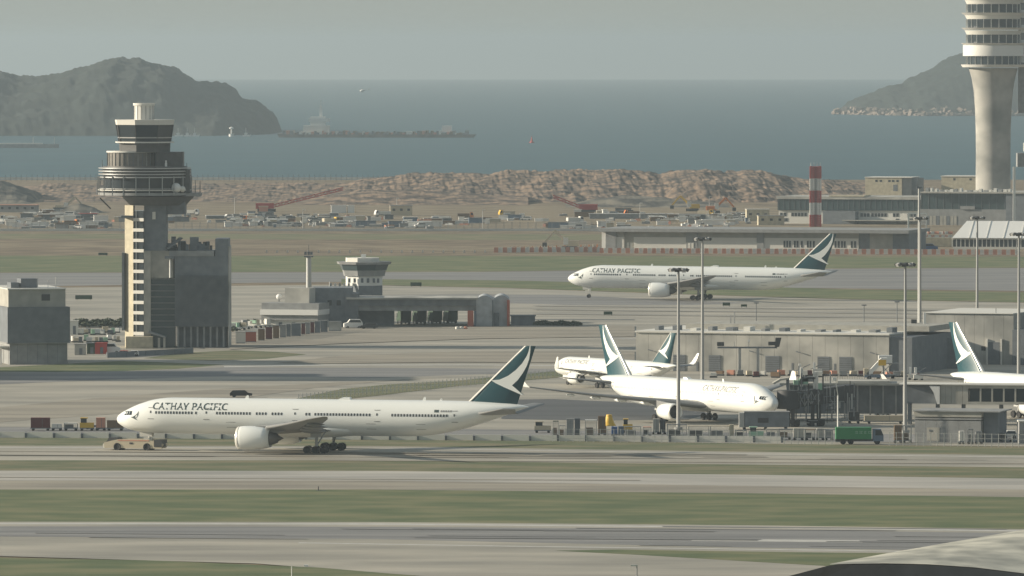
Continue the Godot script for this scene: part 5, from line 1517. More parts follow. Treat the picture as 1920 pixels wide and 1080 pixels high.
func build_service():
	# barrier wall in panels
	var bw := thing("barrier_wall", "low pale concrete barrier wall between grass strip and service road", "wall", gp(0, 820))
	var i := 0
	var px := -160.0
	while px < 1440:
		var a := gp(px, 821.0 + maxf(px, 0) * 0.0062) - bw.position
		var b := gp(px + 52.5, 821.0 + maxf(px + 52.5, 0) * 0.0062) - bw.position
		var mb := MB.new()
		mb.bar(a + Vector3(0.12, 0.55, 0), b + Vector3(-0.35, 0.55, 0), 0.3, 1.1)
		part(bw, "wall_panel", mb, M.offwhite)
		mb = MB.new()
		mb.bar(b + Vector3(-0.3, 0.45, 0.2), b + Vector3(0.08, 0.45, 0.2), 0.5, 0.9)
		part(bw, "wall_buttress", mb, M.grey_dark)
		px += 52.5
	# mesh fence behind the wall
	for run in [[1036.0, 1560.0, 829.0, 834.0, "wire fence in front of the parked carts left of the green truck"], [1668.0, 2000.0, 836.0, 841.0, "wire fence in front of the grey stores shed"]]:
		var f := thing("mesh_fence", run[4], "fence", gp(run[0], run[2]))
		var n := int((run[1] - run[0]) / 12.5)
		var prev := Vector3.ZERO
		var wires := MB.new()
		for j in n + 1:
			var q := gp(lerpf(run[0], run[1], j / float(n)), lerpf(run[2], run[3], j / float(n))) - f.position
			block(f, "post", q + Vector3(0, 1.2, 0), Vector3(0.11, 2.4, 0.11), M.offwhite)
			if j > 0:
				for y in [0.7, 1.5, 2.3]: wires.bar(prev + Vector3(0, y, 0), q + Vector3(0, y, 0), 0.05, 0.06)
			prev = q
		part(f, "wire", wires, M.galv).set_meta("kind", "stuff")
	# slanting fence across the lawn behind the towed airliner
	var sf := thing("lawn_fence", "pale picket fence slanting across the dry lawn behind the towed airliner", "fence", gp(560, 752))
	var prev2 := Vector3.ZERO
	var w2 := MB.new()
	for j in 66:
		var u := j / 65.0
		var q := gp(lerpf(560, 1048, u), lerpf(754, 706, pow(u, 0.95))) - sf.position
		block(sf, "post", q + Vector3(0, 0.8, 0), Vector3(0.16, 1.6, 0.16), M.offwhite)
		if j > 0: w2.bar(prev2 + Vector3(0, 1.2, 0), q + Vector3(0, 1.2, 0), 0.05, 0.05); w2.bar(prev2 + Vector3(0, 0.6, 0), q + Vector3(0, 0.6, 0), 0.05, 0.05)
		prev2 = q
	part(sf, "rail", w2, M.galv).set_meta("kind", "stuff")
	# gear left of the towed airliner's nose
	cart(57, 95, 808, 783, "box", M.maroon, "cargo_dolly", "tall dark red load on a dolly at the left edge", "cart")
	cart(97, 116, 808, 795, "box", M.offwhite, "baggage_cart", "low pale cart right of the tall dark red load", "cart")
	cart(120, 146, 808, 793, "cage", M.offwhite, "baggage_cart", "open cart left of the yellow tug", "cart")
	cart(150, 176, 808, 783, "tug", M.yellow, "baggage_tug", "yellow tug left of the orange striped box", "tug")
	cart(180, 198, 808, 783, "box", M.orange_pale, "cargo_dolly", "orange and white box on a dolly behind the airliner's nose", "cart")
	cart(200, 232, 808, 788, "box", M.brown, "cargo_dolly", "brown load on a dolly just behind the airliner's nose", "cart")
	cart(60, 84, 803, 795, "box", M.yellow, "baggage_cart", "low yellow cart behind the tall dark red load", "cart")
	cart(160, 190, 805, 797, "box", M.grey_dark, "baggage_cart", "low dark cart behind the yellow tug", "cart")
	car(gp(452, 745), 180, "black car on the lane seen over the towed airliner's roof", "", M.black, 4.4, 1.4)
	# gear right of the tail
	var row := [[1002, 1033, 812, 790, "tug", M.sand, "baggage_tug", "sand yellow roofed tug at the left end of the cart row", "tug"], [1037, 1047, 821, 789, "cage", M.green_dark, "container_rack", "narrow dark green rack right of the yellow roofed tug", "rack"], [1049, 1060, 822, 797, "cage", M.grey, "container_rack", "narrow grey rack second in the cart row", "rack"], [1062, 1076, 822, 785, "box", M.grey, "cargo_container", "tall grey container in the cart row", "container"], [1077, 1088, 821, 784, "box", M.grey_dark, "cargo_container", "tall dark container beside the tall grey one", "container"], [1097, 1119, 822, 787, "cage", M.white, "container_rack", "white topped rack left of the brown loader", "rack"], [1121, 1136, 818, 780, "box", M.brown, "belt_loader", "brown loader left of the yellow hopper", "loader"], [1146, 1158, 820, 800, "box", M.blue, "cargo_dolly", "blue wrapped load right below the yellow hopper", "cart"], [1159, 1170, 820, 799, "box", M.blue_grey, "cargo_dolly", "pale blue wrapped load beside the blue one", "cart"], [1168, 1186, 812, 785, "tug", M.yellow, "baggage_tug", "yellow tug behind the grey cage trolley", "tug"], [1171, 1202, 823, 799, "cage", M.grey, "container_rack", "wide grey cage trolley right of the blue loads", "rack"], [1206, 1221, 820, 800, "cage", M.orange_pale, "container_rack", "rusty open rack left of the engine", "rack"], [1224, 1236, 815, 785, "box", M.beige, "cargo_container", "beige box under the gate airliner's engine", "container"], [1237, 1248, 815, 787, "box", M.charcoal, "cargo_container", "black box beside the beige one under the engine", "container"], [1250, 1288, 823, 795, "cage", M.grey_dark, "container_rack", "dark rack at the foot of the light mast", "rack"], [1290, 1330, 824, 798, "cage", M.sand, "container_rack", "long sand roofed rack right of the light mast", "rack"], [1331, 1366, 824, 798, "cage", M.sand, "container_rack", "second long sand roofed rack right of the light mast", "rack"], [1367, 1376, 824, 796, "box", M.cream, "ticket_hut", "slim cream guard post right of the sand roofed racks", "hut"], [1378, 1400, 824, 806, "cage", M.grey_dark, "container_rack", "low dark rack right of the guard post", "rack"], [1404, 1432, 824, 800, "tug", M.mint, "baggage_tug", "mint green tug in front of the blue grey container", "tug"], [1436, 1460, 825, 804, "cage", M.beige_panel, "container_rack", "beige rack right of the mint green tug", "rack"], [1461, 1484, 825, 804, "cage", M.grey_dark, "container_rack", "dark rack right of the beige rack", "rack"], [1487, 1507, 826, 803, "box", M.beige_panel, "cargo_container", "first beige container left of the green truck", "container"], [1510, 1528, 826, 805, "cage", M.brown, "container_rack", "brown rack between the beige containers", "rack"], [1531, 1545, 826, 803, "box", M.beige, "cargo_container", "second beige container left of the green truck", "container"], [1547, 1562, 826, 806, "box", M.grey, "cargo_container", "grey container just left of the green truck", "container"], [1676, 1691, 831, 797, "box", M.brown, "cargo_dolly", "tall brown load right of the green truck", "cart"], [1693, 1709, 831, 797, "cage", M.grey, "container_rack", "grey rack left of the stores shed", "rack"], [1798, 1808, 833, 808, "box", M.offwhite, "cargo_container", "slim pale cabinet in front of the stores shed", "cabinet"], [1815, 1824, 833, 804, "cage", M.grey_dark, "container_rack", "slim dark rack in front of the stores shed", "rack"], [1829, 1842, 833, 809, "box", M.grey, "cargo_container", "grey cabinet at the stores shed corner", "cabinet"]]
	for q in row: cart(q[0], q[1], q[2], q[3], q[4], q[5], q[6], q[7], q[8])
	# yellow hopper
	var t := thing("spreader_hopper", "bright yellow hopper standing among the carts", "hopper", gp(1142, 815))
	var mb := MB.new()
	mb.lathe([Vector2(1.3, 1.6), Vector2(1.0, 2.0), Vector2(0.55, 3.2), Vector2(0.5, 3.6), Vector2(0, 3.65)], 14)
	mb.lathe([Vector2(0, 1.55), Vector2(1.3, 1.6)], 14)
	part(t, "hopper", mb, M.yellow)
	for a in 4: block(t, "leg", Vector3(cos(a * PI / 2 + 0.7) * 0.9, 0.8, sin(a * PI / 2 + 0.7) * 0.9), Vector3(0.14, 1.6, 0.14), M.brown)
	# green truck with pale lettering
	t = truck(gp(1611, 833), 180, "box_truck", "green box truck with dark blue cab on the service road", "", 8.4, 2.05, M.blue_grey, M.green)
	var marks := [[-1.5, 0.5], [-0.75, 0.6], [0.0, 0.45], [0.75, 0.6]]
	for q in marks:
		var mk := MB.new()
		var x: float = -q[0] - 1.0
		for z in [-1.22, 1.22]:
			mk.box(Vector3(x, 2.3, z), Vector3(q[1], 0.06, 0.03)); mk.box(Vector3(x, 1.98, z), Vector3(q[1], 0.06, 0.03)); mk.box(Vector3(x - q[1] * 0.2, 2.14, z), Vector3(0.07, 0.5, 0.03)); mk.box(Vector3(x + q[1] * 0.25, 2.14, z), Vector3(0.07, 0.42, 0.03))
		part(t, "lettering", mk, M.mint)
	# apron vehicles behind
	t = thing("passenger_stairs", "yellow and white passenger stairs truck in front of the beige hall", "stairs truck", gp(1644, 712), 0)
	mb = MB.new()
	mb.prism(PackedVector2Array([Vector2(-2.3, 1.2), Vector2(-1.6, 0.9), Vector2(1.6, 3.8), Vector2(2.2, 3.8), Vector2(2.2, 4.6), Vector2(0.9, 4.6)]), -0.9, 0.9)
	part(t, "stairway", mb, M.white)
	block(t, "side_panel", Vector3(1.1, 3.6, 0.93), Vector3(1.6, 1.2, 0.06), M.yellow)
	block(t, "chassis", Vector3(0, 0.75, 0), Vector3(5.2, 0.5, 1.9), M.blue_grey)
	block(t, "cab", Vector3(-2.2, 1.6, 0), Vector3(1.0, 1.6, 1.8), M.sand)
	block(t, "strut", Vector3(1.4, 2.0, 0), Vector3(0.25, 2.4, 1.4), M.grey)
	for s in [-1.6, 1.6]:
		for z in [-0.85, 0.85]:
			var wb := MB.new()
			wheel(wb, Vector3(s, 0.45, z), 0.45, 0.3)
			part(t, "wheel", wb, M.rubber)
	t = thing("scissor_lift", "white catering scissor lift behind the passenger stairs truck", "lift truck", gp(1660, 710), 0)
	block(t, "body", Vector3(0, 4.1, 0), Vector3(2.8, 1.6, 2.2), M.white)
	block(t, "platform", Vector3(0.4, 3.2, 0), Vector3(4.6, 0.16, 2.2), M.grey)
	mb = MB.new()
	mb.bar(Vector3(-1.2, 0.8, 0.6), Vector3(1.2, 3.1, 0.6), 0.2, 0.2); mb.bar(Vector3(1.2, 0.8, 0.6), Vector3(-1.2, 3.1, 0.6), 0.2, 0.2)
	part(t, "scissor", mb, M.offwhite)
	block(t, "chassis", Vector3(0, 0.65, 0), Vector3(4.6, 0.5, 1.9), M.grey_dark)
	for s in [-1.5, 1.5]: block(t, "wheel", Vector3(s, 0.35, 0.8), Vector3(0.7, 0.7, 0.3), M.rubber)
	for q in [[1712, 712, "white belt loader left of the cut off airliner's tail"], [1722, 713, "second white belt loader beside the cut off airliner's tail"], [1505, 706, "white apron tug in front of the beige hall shutters"], [1532, 703, "pale box cart between the beige hall shutters"]]:
		var c := thing("belt_loader", q[2], "loader", gp(q[0], q[1]), 0, "apron vehicles before the beige hall")
		block(c, "body", Vector3(0, 0.8, 0), Vector3(2.0, 0.9, 1.5), M.offwhite)
		block(c, "mast", Vector3(-0.6, 1.8, 0), Vector3(0.5, 1.8, 0.8), M.white)
		mb = MB.new()
		mb.bar(Vector3(-1.4, 1.2, 0), Vector3(1.6, 2.6, 0), 0.6, 0.14)
		part(c, "belt", mb, M.grey_dark)
		for s in [-0.7, 0.7]: block(c, "wheel", Vector3(s, 0.3, 0.6), Vector3(0.55, 0.6, 0.25), M.rubber)
	for i2 in 24:
		var c := thing("baggage_cart", "small baggage cart in the line along the foot of the beige hall", "cart", gp(1335 + i2 * 16.5 + rng.randf_range(-4, 4), 706 + rng.randf_range(-2, 3)), rng.randf_range(-20, 20), "carts along the beige hall")
		block(c, "body", Vector3(0, 0.75, 0), Vector3(rng.randf_range(0.9, 2.0), rng.randf_range(0.5, 1.1), 1.2), [M.offwhite, M.brown, M.orange_pale, M.grey, M.sand, M.maroon][i2 % 6])
		block(c, "base", Vector3(0, 0.2, 0), Vector3(1.6, 0.3, 1.2), M.charcoal)
	car(gp(1655, 782), 180, "white tug with canopy under the gate deck", "", M.white, 3.0, 1.9, "baggage_tug", "tug")
	cart(1618, 1700, 795, 779, "box", M.sand, "cargo_dolly", "long sand coloured load on a dolly under the gate deck", "cart")
	cart(1590, 1612, 794, 772, "box", M.charcoal, "cargo_container", "black container under the gate deck", "container")
	for q in [[1853, 826, "small white van left of two others before the right hut"], [1868, 823, "white van between the stores shed and the right hut"], [1893, 823, "white van nearest the right hut"]]:
		car(gp(q[0], q[1]), 0, q[2], "white vans beside the right hut", M.white, 2.6, 1.5, "van", "van")
	cart(1846, 1904, 829, 812, "cage", M.grey_dark, "container_rack", "long dark rack in front of the white vans at the right", "rack")
	# white camera pole
	t = thing("camera_pole", "thin white pole with camera arm left of the green truck", "pole", gp(1571, 829))
	mb = MB.new()
	mb.cyl(Vector3.ZERO, Vector3(0, 8.2, 0), 0.15, 0.12, 8)
	part(t, "pole", mb, M.white)
	mb = MB.new()
	mb.bar(Vector3(0, 8.2, 0), Vector3(-0.4, 11.0, 0), 0.14, 0.14)
	part(t, "arm", mb, M.offwhite)
	block(t, "camera_head", Vector3(-0.6, 11.1, 0), Vector3(0.7, 0.5, 0.5), M.white)
	block(t, "foot", Vector3(0, 0.2, 0), Vector3(0.9, 0.4, 0.9), M.grey)
	# tow tractor at the nose wheel
	t = thing("tow_tractor", "low cream tow tractor carrying the near airliner's nose wheel", "tow tractor", gp(255, 844.5), -14)
	mb = MB.new()
	mb.prism(PackedVector2Array([Vector2(-5.2, 0.45), Vector2(5.0, 0.45), Vector2(5.2, 1.1), Vector2(4.9, 1.65), Vector2(3.2, 1.75), Vector2(2.8, 1.95), Vector2(-2.8, 1.95), Vector2(-4.0, 1.7), Vector2(-5.3, 1.35)]), 0.75, 1.6)
	mb.prism(PackedVector2Array([Vector2(-5.2, 0.45), Vector2(5.0, 0.45), Vector2(5.2, 1.1), Vector2(4.9, 1.65), Vector2(3.2, 1.75), Vector2(2.8, 1.95), Vector2(-2.8, 1.95), Vector2(-4.0, 1.7), Vector2(-5.3, 1.35)]), -1.6, -0.75)
	mb.box(Vector3(-3.2, 1.05, 0), Vector3(3.6, 1.1, 1.52))
	part(t, "body", mb, M.tractor)
	mb = MB.new()
	mb.prism(PackedVector2Array([Vector2(-5.0, 1.4), Vector2(-2.9, 1.75), Vector2(-2.9, 2.25), Vector2(-4.5, 2.2)]), -1.3, 1.3)
	part(t, "cab", mb, M.charcoal)
	block(t, "bumper", Vector3(-5.3, 0.8, 0), Vector3(0.4, 0.7, 3.0), M.offwhite)
	block(t, "rear_unit", Vector3(4.4, 1.3, 0), Vector3(1.4, 1.2, 3.3), M.charcoal)
	block(t, "stripe", Vector3(0, 1.78, 1.62), Vector3(5.6, 0.16, 0.05), M.orange_pale)
	block(t, "badge", Vector3(-0.4, 1.3, 1.62), Vector3(0.6, 0.3, 0.05), M.charcoal)
	for s in [-2.9, 2.4]:
		for z in [-1.45, 1.45]:
			var wb := MB.new()
			wheel(wb, Vector3(s, 0.68, z), 0.68, 0.5)
			part(t, "wheel", wb, M.rubber)
	# poles and small things at the bottom
	for q in [[547, 1100, 1062, "thin white post at the lower left of the picture"]]:
		t = thing("marker_post", q[3], "post", gp(q[0], q[1]))
		mb = MB.new()
		mb.cyl(Vector3.ZERO, Vector3(0, (q[1] - q[2]) * far(q[1]) / LENS, 0), 0.06, 0.06, 8)
		part(t, "post", mb, M.white)
		block(t, "foot", Vector3(0, 0.1, 0), Vector3(0.5, 0.2, 0.5), M.grey)
	t = thing("lamp_post", "short dark lamp post at the bottom edge beside the runway", "lamp post", gp(1194, 1120))
	mb = MB.new()
	mb.cyl(Vector3.ZERO, Vector3(0, 60.0 * far(1120) / LENS, 0), 0.1, 0.08, 8)
	part(t, "pole", mb, M.grey)
	block(t, "lamp_head", Vector3(-0.35, 60.0 * far(1120) / LENS, 0), Vector3(0.9, 0.18, 0.3), M.offwhite)
	t = thing("windsock_post", "tiny dark marker post on the near grass edge", "post", gp(597, 921))
	mb = MB.new()
	mb.cyl(Vector3.ZERO, Vector3(0, 0.75, 0), 0.1, 0.07, 8)
	part(t, "post", mb, M.charcoal)
	block(t, "foot", Vector3(0.4, 0.08, 0), Vector3(1.6, 0.12, 0.5), M.grey_dark)
	for q in [[574, 1064, "tiny white runway light at the lower left"], [1885, 1033, "tiny white runway light at the lower right"]]:
		t = thing("runway_light", q[2], "light", gp(q[0], q[1]), 0, "runway lights")
		block(t, "lamp", Vector3(0, 0.22, 0), Vector3(0.5, 0.3, 0.5), M.white)
		block(t, "foot", Vector3(0, 0.05, 0), Vector3(0.7, 0.1, 0.7), M.grey)

# ---- the vaulted terminal roof close below the camera -------------------------------------------------------------------
func build_near_roof():
	var t := thing("terminal_roof", "pale vaulted terminal roof with dark underside at the lower right corner", "roof", Vector3(0, 0, 0))
	var dn := 470.0       # front edge
	var ridge := [[1556, 1057.5], [1600, 1049], [1660, 1038], [1740, 1024], [1830, 1008.5], [1920, 993], [2050, 975], [2250, 955]]
	var eave := [[1556, 1058.2], [1600, 1057], [1660, 1056.2], [1740, 1058], [1830, 1064], [1920, 1075], [2050, 1094], [2250, 1130]]
	var low := [[1472, 1082], [1520, 1094], [1600, 1110], [1740, 1135], [1830, 1150], [1920, 1165], [2050, 1190], [2250, 1230]]
	var top := MB.new()
	var und := MB.new()
	var rows := 6
	var grid := []
	for i in ridge.size():
		var line := []
		for j in rows + 1:
			var u := j / float(rows)
			var d := dn + lerpf(0.0, 34.0 * (0.05 + i / 7.0), u)
			var py := lerpf(eave[i][1], ridge[i][1], sin(u * PI * 0.5))
			line.append(at(lerpf(eave[i][0], ridge[i][0], u), py, d))
		grid.append(line)
	for i in ridge.size() - 1:
		for j in rows:
			top.quad(grid[i][j], grid[i + 1][j], grid[i + 1][j + 1], grid[i][j + 1], 1)
	var roof_m := mottled(lin(0.60, 0.58, 0.49), M.coarse, Vector3(0.06, 0.06, 0.06), 0.6)
	part(t, "roof_shell", top, roof_m)
	# underside and wall set back below the eave
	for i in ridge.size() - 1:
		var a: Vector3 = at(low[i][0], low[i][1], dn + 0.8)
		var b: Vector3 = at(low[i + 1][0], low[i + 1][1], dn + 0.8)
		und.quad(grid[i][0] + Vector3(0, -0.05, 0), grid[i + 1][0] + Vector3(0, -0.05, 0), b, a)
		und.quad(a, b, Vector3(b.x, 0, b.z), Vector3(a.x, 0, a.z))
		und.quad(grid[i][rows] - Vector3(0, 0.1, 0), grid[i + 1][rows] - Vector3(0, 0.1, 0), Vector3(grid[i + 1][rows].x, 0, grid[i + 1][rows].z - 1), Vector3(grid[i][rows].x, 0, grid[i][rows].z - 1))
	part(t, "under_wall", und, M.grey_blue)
const NOSE := [[0.0, -0.24, -0.24, 0.0], [0.03, -0.03, -0.45, 0.21], [0.1, 0.15, -0.61, 0.38], [0.2, 0.32, -0.76, 0.56], [0.3, 0.48, -0.85, 0.69], [0.4, 0.62, -0.91, 0.78], [0.6, 0.83, -0.975, 0.91], [0.8, 0.95, -1.0, 0.98], [1.0, 1.0, -1.0, 1.0]]
const TAIL := [[0.0, 1.0, -1.0, 1.0], [0.15, 1.0, -0.965, 1.0], [0.3, 1.0, -0.84, 0.98], [0.45, 0.99, -0.62, 0.92], [0.6, 0.97, -0.31, 0.80], [0.75, 0.92, 0.03, 0.62], [0.88, 0.86, 0.36, 0.40], [0.95, 0.80, 0.55, 0.24], [1.0, 0.72, 0.66, 0.07]]
const FOIL := [[0.0, 0.0], [0.04, 0.32], [0.18, 0.55], [0.42, 0.52], [0.72, 0.28], [1.0, 0.03], [1.0, -0.02], [0.72, -0.14], [0.42, -0.36], [0.18, -0.42], [0.04, -0.26]]
# the brush stroke on the fin: along the fin (metres aft of the fin foot) and up, for the biggest aircraft
const STROKE := [[4.25, 3.85], [5.75, 3.98], [7.25, 4.65], [8.6, 5.65], [9.7, 6.8], [10.5, 8.05], [10.85, 8.95], [11.02, 9.85], [11.14, 9.7], [11.1, 8.7], [10.9, 7.45], [10.5, 6.35], [9.8, 5.1], [8.95, 3.95], [7.95, 3.02], [8.45, 2.62], [9.85, 1.45], [9.72, 1.38], [8.35, 1.95], [6.5, 2.72], [5.1, 3.35]]
const SMALL_STROKE := [[0.0, 0.62], [0.35, 0.66], [0.75, 0.85], [1.05, 1.12], [1.28, 1.5], [1.36, 1.22], [1.28, 0.88], [1.1, 0.6], [0.86, 0.4], [1.22, 0.12], [0.75, 0.28], [0.35, 0.45]]

func table(t: Array, x: float, k: int) -> float:
	for i in t.size() - 1:
		if x <= t[i + 1][0]:
			var u: float = (x - t[i][0]) / (t[i + 1][0] - t[i][0])
			var a: float = t[maxi(i - 1, 0)][k]
			var b: float = t[i][k]
			var c: float = t[i + 1][k]
			var d: float = t[mini(i + 2, t.size() - 1)][k]
			if i == 0: return lerpf(b, c, u)
			var m := clampf(cubic_interpolate(b, c, a, d, u), minf(b, c), maxf(b, c))
			return m
	return t[-1][k]
func hull(c: Dictionary, s: float) -> Vector3:                        # top, bottom, half width of the fuselage at s metres from the nose
	var f := Vector3(1, -1, 1)
	if s < c.nose: f = Vector3(table(NOSE, s / c.nose, 1), table(NOSE, s / c.nose, 2), table(NOSE, s / c.nose, 3))
	elif s > c.len - c.tail:
		var t: float = (s - c.len + c.tail) / c.tail
		f = Vector3(table(TAIL, t, 1), table(TAIL, t, 2), table(TAIL, t, 3))
	return Vector3(c.cy + f.x * c.r, c.cy + f.y * c.r, f.z * c.r)
func skin(c: Dictionary, s: float, y: float, side: float, off := 0.02) -> Vector3:   # a point on the skin
	var h := hull(c, s)
	var k := clampf((y - (h.x + h.y) * 0.5) / maxf((h.x - h.y) * 0.5, 0.01), -0.98, 0.98)
	return Vector3(s - c.gear, y, side * (h.z * sqrt(1.0 - k * k) + off))
func drape(c: Dictionary, poly: Array, s0: float, y0: float, side: float, k := 1.0) -> MB:
	var mb := MB.new()
	var p := PackedVector2Array()
	for q in poly: p.append(Vector2(q[0], q[1]))
	var idx := Geometry2D.triangulate_polygon(p)
	for i in range(0, idx.size(), 3):
		var w := []
		for j in 3: w.append(skin(c, s0 + p[idx[i + j]].x * k, y0 + p[idx[i + j]].y * k, side, 0.035))
		mb.tri(w[0], w[1], w[2])
	return mb
func patch(mb: MB, c: Dictionary, s0: float, s1: float, y0: float, y1: float, side: float, off := 0.03):
	mb.quad(skin(c, s0, y0, side, off), skin(c, s1, y0, side, off), skin(c, s1, y1, side, off), skin(c, s0, y1, side, off))
func foil(c: Dictionary, w: Array, side: float) -> MB:                # w: [out, leading edge, chord, thickness, height]
	var rings := []
	for q in w:
		var r := PackedVector3Array()
		for f in FOIL: r.append(Vector3(q[1] + f[0] * q[2] - c.gear, q[4] + f[1] * q[3], side * q[0]))
		rings.append(r)
	var mb := MB.new()
	mb.loft(rings, 1)
	return mb
func turned(prof: Array, n := 28) -> MB:                               # profile of (radius, along) spun round a line that runs aft
	var mb := MB.new()
	mb.xf = Transform3D(Basis(Vector3(0, 1, 0), Vector3(1, 0, 0), Vector3(0, 0, -1)), Vector3.ZERO)
	mb.lathe(prof, n, Vector3.ZERO, 1)
	return mb

func airliner(c: Dictionary) -> Node3D:
	var root := thing("airliner", c.label, "airplane", Vector3.ZERO, 0.0, "green tailed airliners")
	var rings := []
	var ss := []
	for t in [0.0, 0.01, 0.03, 0.06, 0.1, 0.15, 0.2, 0.26, 0.32, 0.4, 0.5, 0.6, 0.7, 0.8, 0.9, 1.0]: ss.append(t * c.nose)
	for i in 4: ss.append(c.nose + (c.len - c.nose - c.tail) * (i + 1) / 4.0)
	for i in 22: ss.append(c.len - c.tail + c.tail * (i + 1) / 22.0)
	for s in ss:
		var h := hull(c, s)
		var r := PackedVector3Array()
		for i in 40:
			var t := TAU * i / 40
			r.append(Vector3(s - c.gear, (h.x + h.y) * 0.5 + (h.x - h.y) * 0.5 * sin(t), maxf(h.z, 0.001) * cos(t)))
		rings.append(r)
	var fm := MB.new()
	fm.loft(rings, 1)
	var body := part(root, "fuselage", fm, M.paint)
	# fairing where the wings meet the body
	var fr := []
	for q in [[-0.9, 0.3, 0.15], [-0.75, 0.85, 0.6], [-0.4, 1.0, 0.95], [0.3, 1.0, 1.0], [0.7, 0.9, 0.8], [1.0, 0.35, 0.2]]:
		var r := PackedVector3Array()
		for i in 24:
			var t := TAU * i / 24
			r.append(Vector3(c.fair[0] + q[0] * c.fair[1], c.cy - c.r * 0.62 + sin(t) * c.r * 0.5 * q[2], cos(t) * c.r * 0.88 * q[1]))
		fr.append(r)
	var fa := MB.new()
	fa.loft(fr, 1)
	part(root, "wing_fairing", fa, M.paint)
	# windscreen: panes round the nose
	var ws: float = c.nose * 0.17
	var we: float = c.nose * 0.33
	for side in [-1.0, 1.0]:
		for k in 3:
			var mb := MB.new()
			var a := lerpf(ws, we, k / 3.0) + 0.04
			var b := lerpf(ws, we, (k + 1) / 3.0) - 0.04
			var ya: float = hull(c, a).x
			var yb: float = hull(c, b).x
			var lift: float = 0.16 * c.r
			var drop_ := lift * 0.45 * k
			mb.quad(skin(c, a, ya - lift * 1.75 - drop_, side, 0.05), skin(c, b, yb - lift * 2.0 - drop_, side, 0.05), skin(c, b, yb - lift * 0.8 - drop_, side, 0.05), skin(c, a, ya - lift * 0.35 - drop_, side, 0.05))
			part(root, "windscreen", mb, M.glass)
	# cabin windows in rows, doors, titles, nose emblem
	var wy: float = c.cy + c.r * 0.135
	for side in [-1.0, 1.0]:
		var wm := MB.new()
		for row in c.rows:
			var s: float = row[0]
			while s < row[1]:
				patch(wm, c, s, s + 0.3, wy, wy + 0.44, side)
				s += 0.533
		part(body, "cabin_windows", wm, M.faint if c.winglet > 0.0 else M.cabin_glass).set_meta("kind", "stuff")
		for ds in c.doors:
			var dm := MB.new()
			var y0: float = c.cy - c.r * 0.17
			var y1: float = c.cy + c.r * 0.48
			for q in [[ds, ds + 0.12, y0, y1], [ds + 1.05, ds + 1.17, y0, y1], [ds + 0.12, ds + 1.05, y1 - 0.12, y1], [ds + 0.12, ds + 1.05, y0, y0 + 0.12]]:
				patch(dm, c, q[0], q[1], q[2], q[3], side, 0.025)
			var door := part(root, "door", dm, M.seam)
			var dw := MB.new()
			patch(dw, c, ds + 0.42, ds + 0.66, wy + 0.1, wy + 0.5, side)
			part(door, "door_window", dw, M.cabin_glass)
		if c.title > 0.0:
			var tm := TextMesh.new()
			tm.text = "CATHAY PACIFIC"
			var f := SystemFont.new()
			f.font_names = PackedStringArray(["Droid Sans"])
			tm.font = f
			tm.font_size = 64; tm.pixel_size = 0.01; tm.depth = 0.0
			tm.horizontal_alignment = HORIZONTAL_ALIGNMENT_LEFT
			tm.curve_step = 2.0
			var arr := tm.get_mesh_arrays()
			var vs: PackedVector3Array = arr[Mesh.ARRAY_VERTEX]
			var ix: PackedInt32Array = arr[Mesh.ARRAY_INDEX]
			var lo := Vector2(1e9, 1e9)
			var hi := Vector2(-1e9, -1e9)
			for p in vs:
				lo = lo.min(Vector2(p.x, p.y)); hi = hi.max(Vector2(p.x, p.y))
			var out := MB.new()
			for i in range(0, ix.size() * 3, 3):                       # three passes a hair apart thicken the strokes
				var pass_ := i / ix.size()
				var w := []
				for j in 3:
					var p := vs[ix[(i + j) % ix.size()]]
					var u := (p.x - lo.x) / (hi.x - lo.x)
					if side < 0.0: u = 1.0 - u
					w.append(skin(c, c.title + u * c.title_len + [0.0, 0.07, 0.035][pass_], c.cy + c.r * 0.37 + (p.y - lo.y) / (hi.y - lo.y) * c.r * 0.35 + [0.0, 0.0, 0.05][pass_], side, 0.03 + 0.005 * pass_))
				out.tri(w[0], w[1], w[2])
			part(body, "title_lettering", out, M.seam if c.winglet > 0.0 else M.title)  # lettering paler on the sunlit winglet airliners, glare put into its colour
		part(body, "nose_emblem", drape(c, SMALL_STROKE, c.nose * 0.31, c.cy - c.r * 0.30, side, c.r / 3.1 * 1.15), M.title)
		if c.flag > 0.0:
			var fl := MB.new()
			patch(fl, c, c.flag, c.flag + 0.8, c.cy + c.r * 0.38, c.cy + c.r * 0.52, side)
			part(body, "registration_mark", fl, M.title)
			var rg := MB.new()
			for k in 5: patch(rg, c, c.flag + 1.1 + k * 0.42, c.flag + 1.4 + k * 0.42, c.cy + c.r * 0.40, c.cy + c.r * 0.50, side)
			part(body, "registration_mark", rg, M.seam)
	# belly hatches and skin joints
	var hj := MB.new()
	for side in [-1.0, 1.0]:
		for q in [[0.28, 0.29], [0.42, 0.36], [0.62, 0.36], [0.74, 0.30]]:
			var hs: float = c.len * q[0]
			var yb: float = c.cy - c.r * 0.30
			patch(hj, c, hs, hs + 1.7, yb, yb + 0.07, side, 0.02); patch(hj, c, hs, hs + 1.7, yb - 0.9, yb - 0.83, side, 0.02)
	part(body, "hatch_seams", hj, M.seam).set_meta("kind", "stuff")
	# fin with its bright leading edge and the brush stroke
	var fin: Array = c.fin                                             # foot front, foot rear, head rear, head front as [s, y]
	var fr0 := []
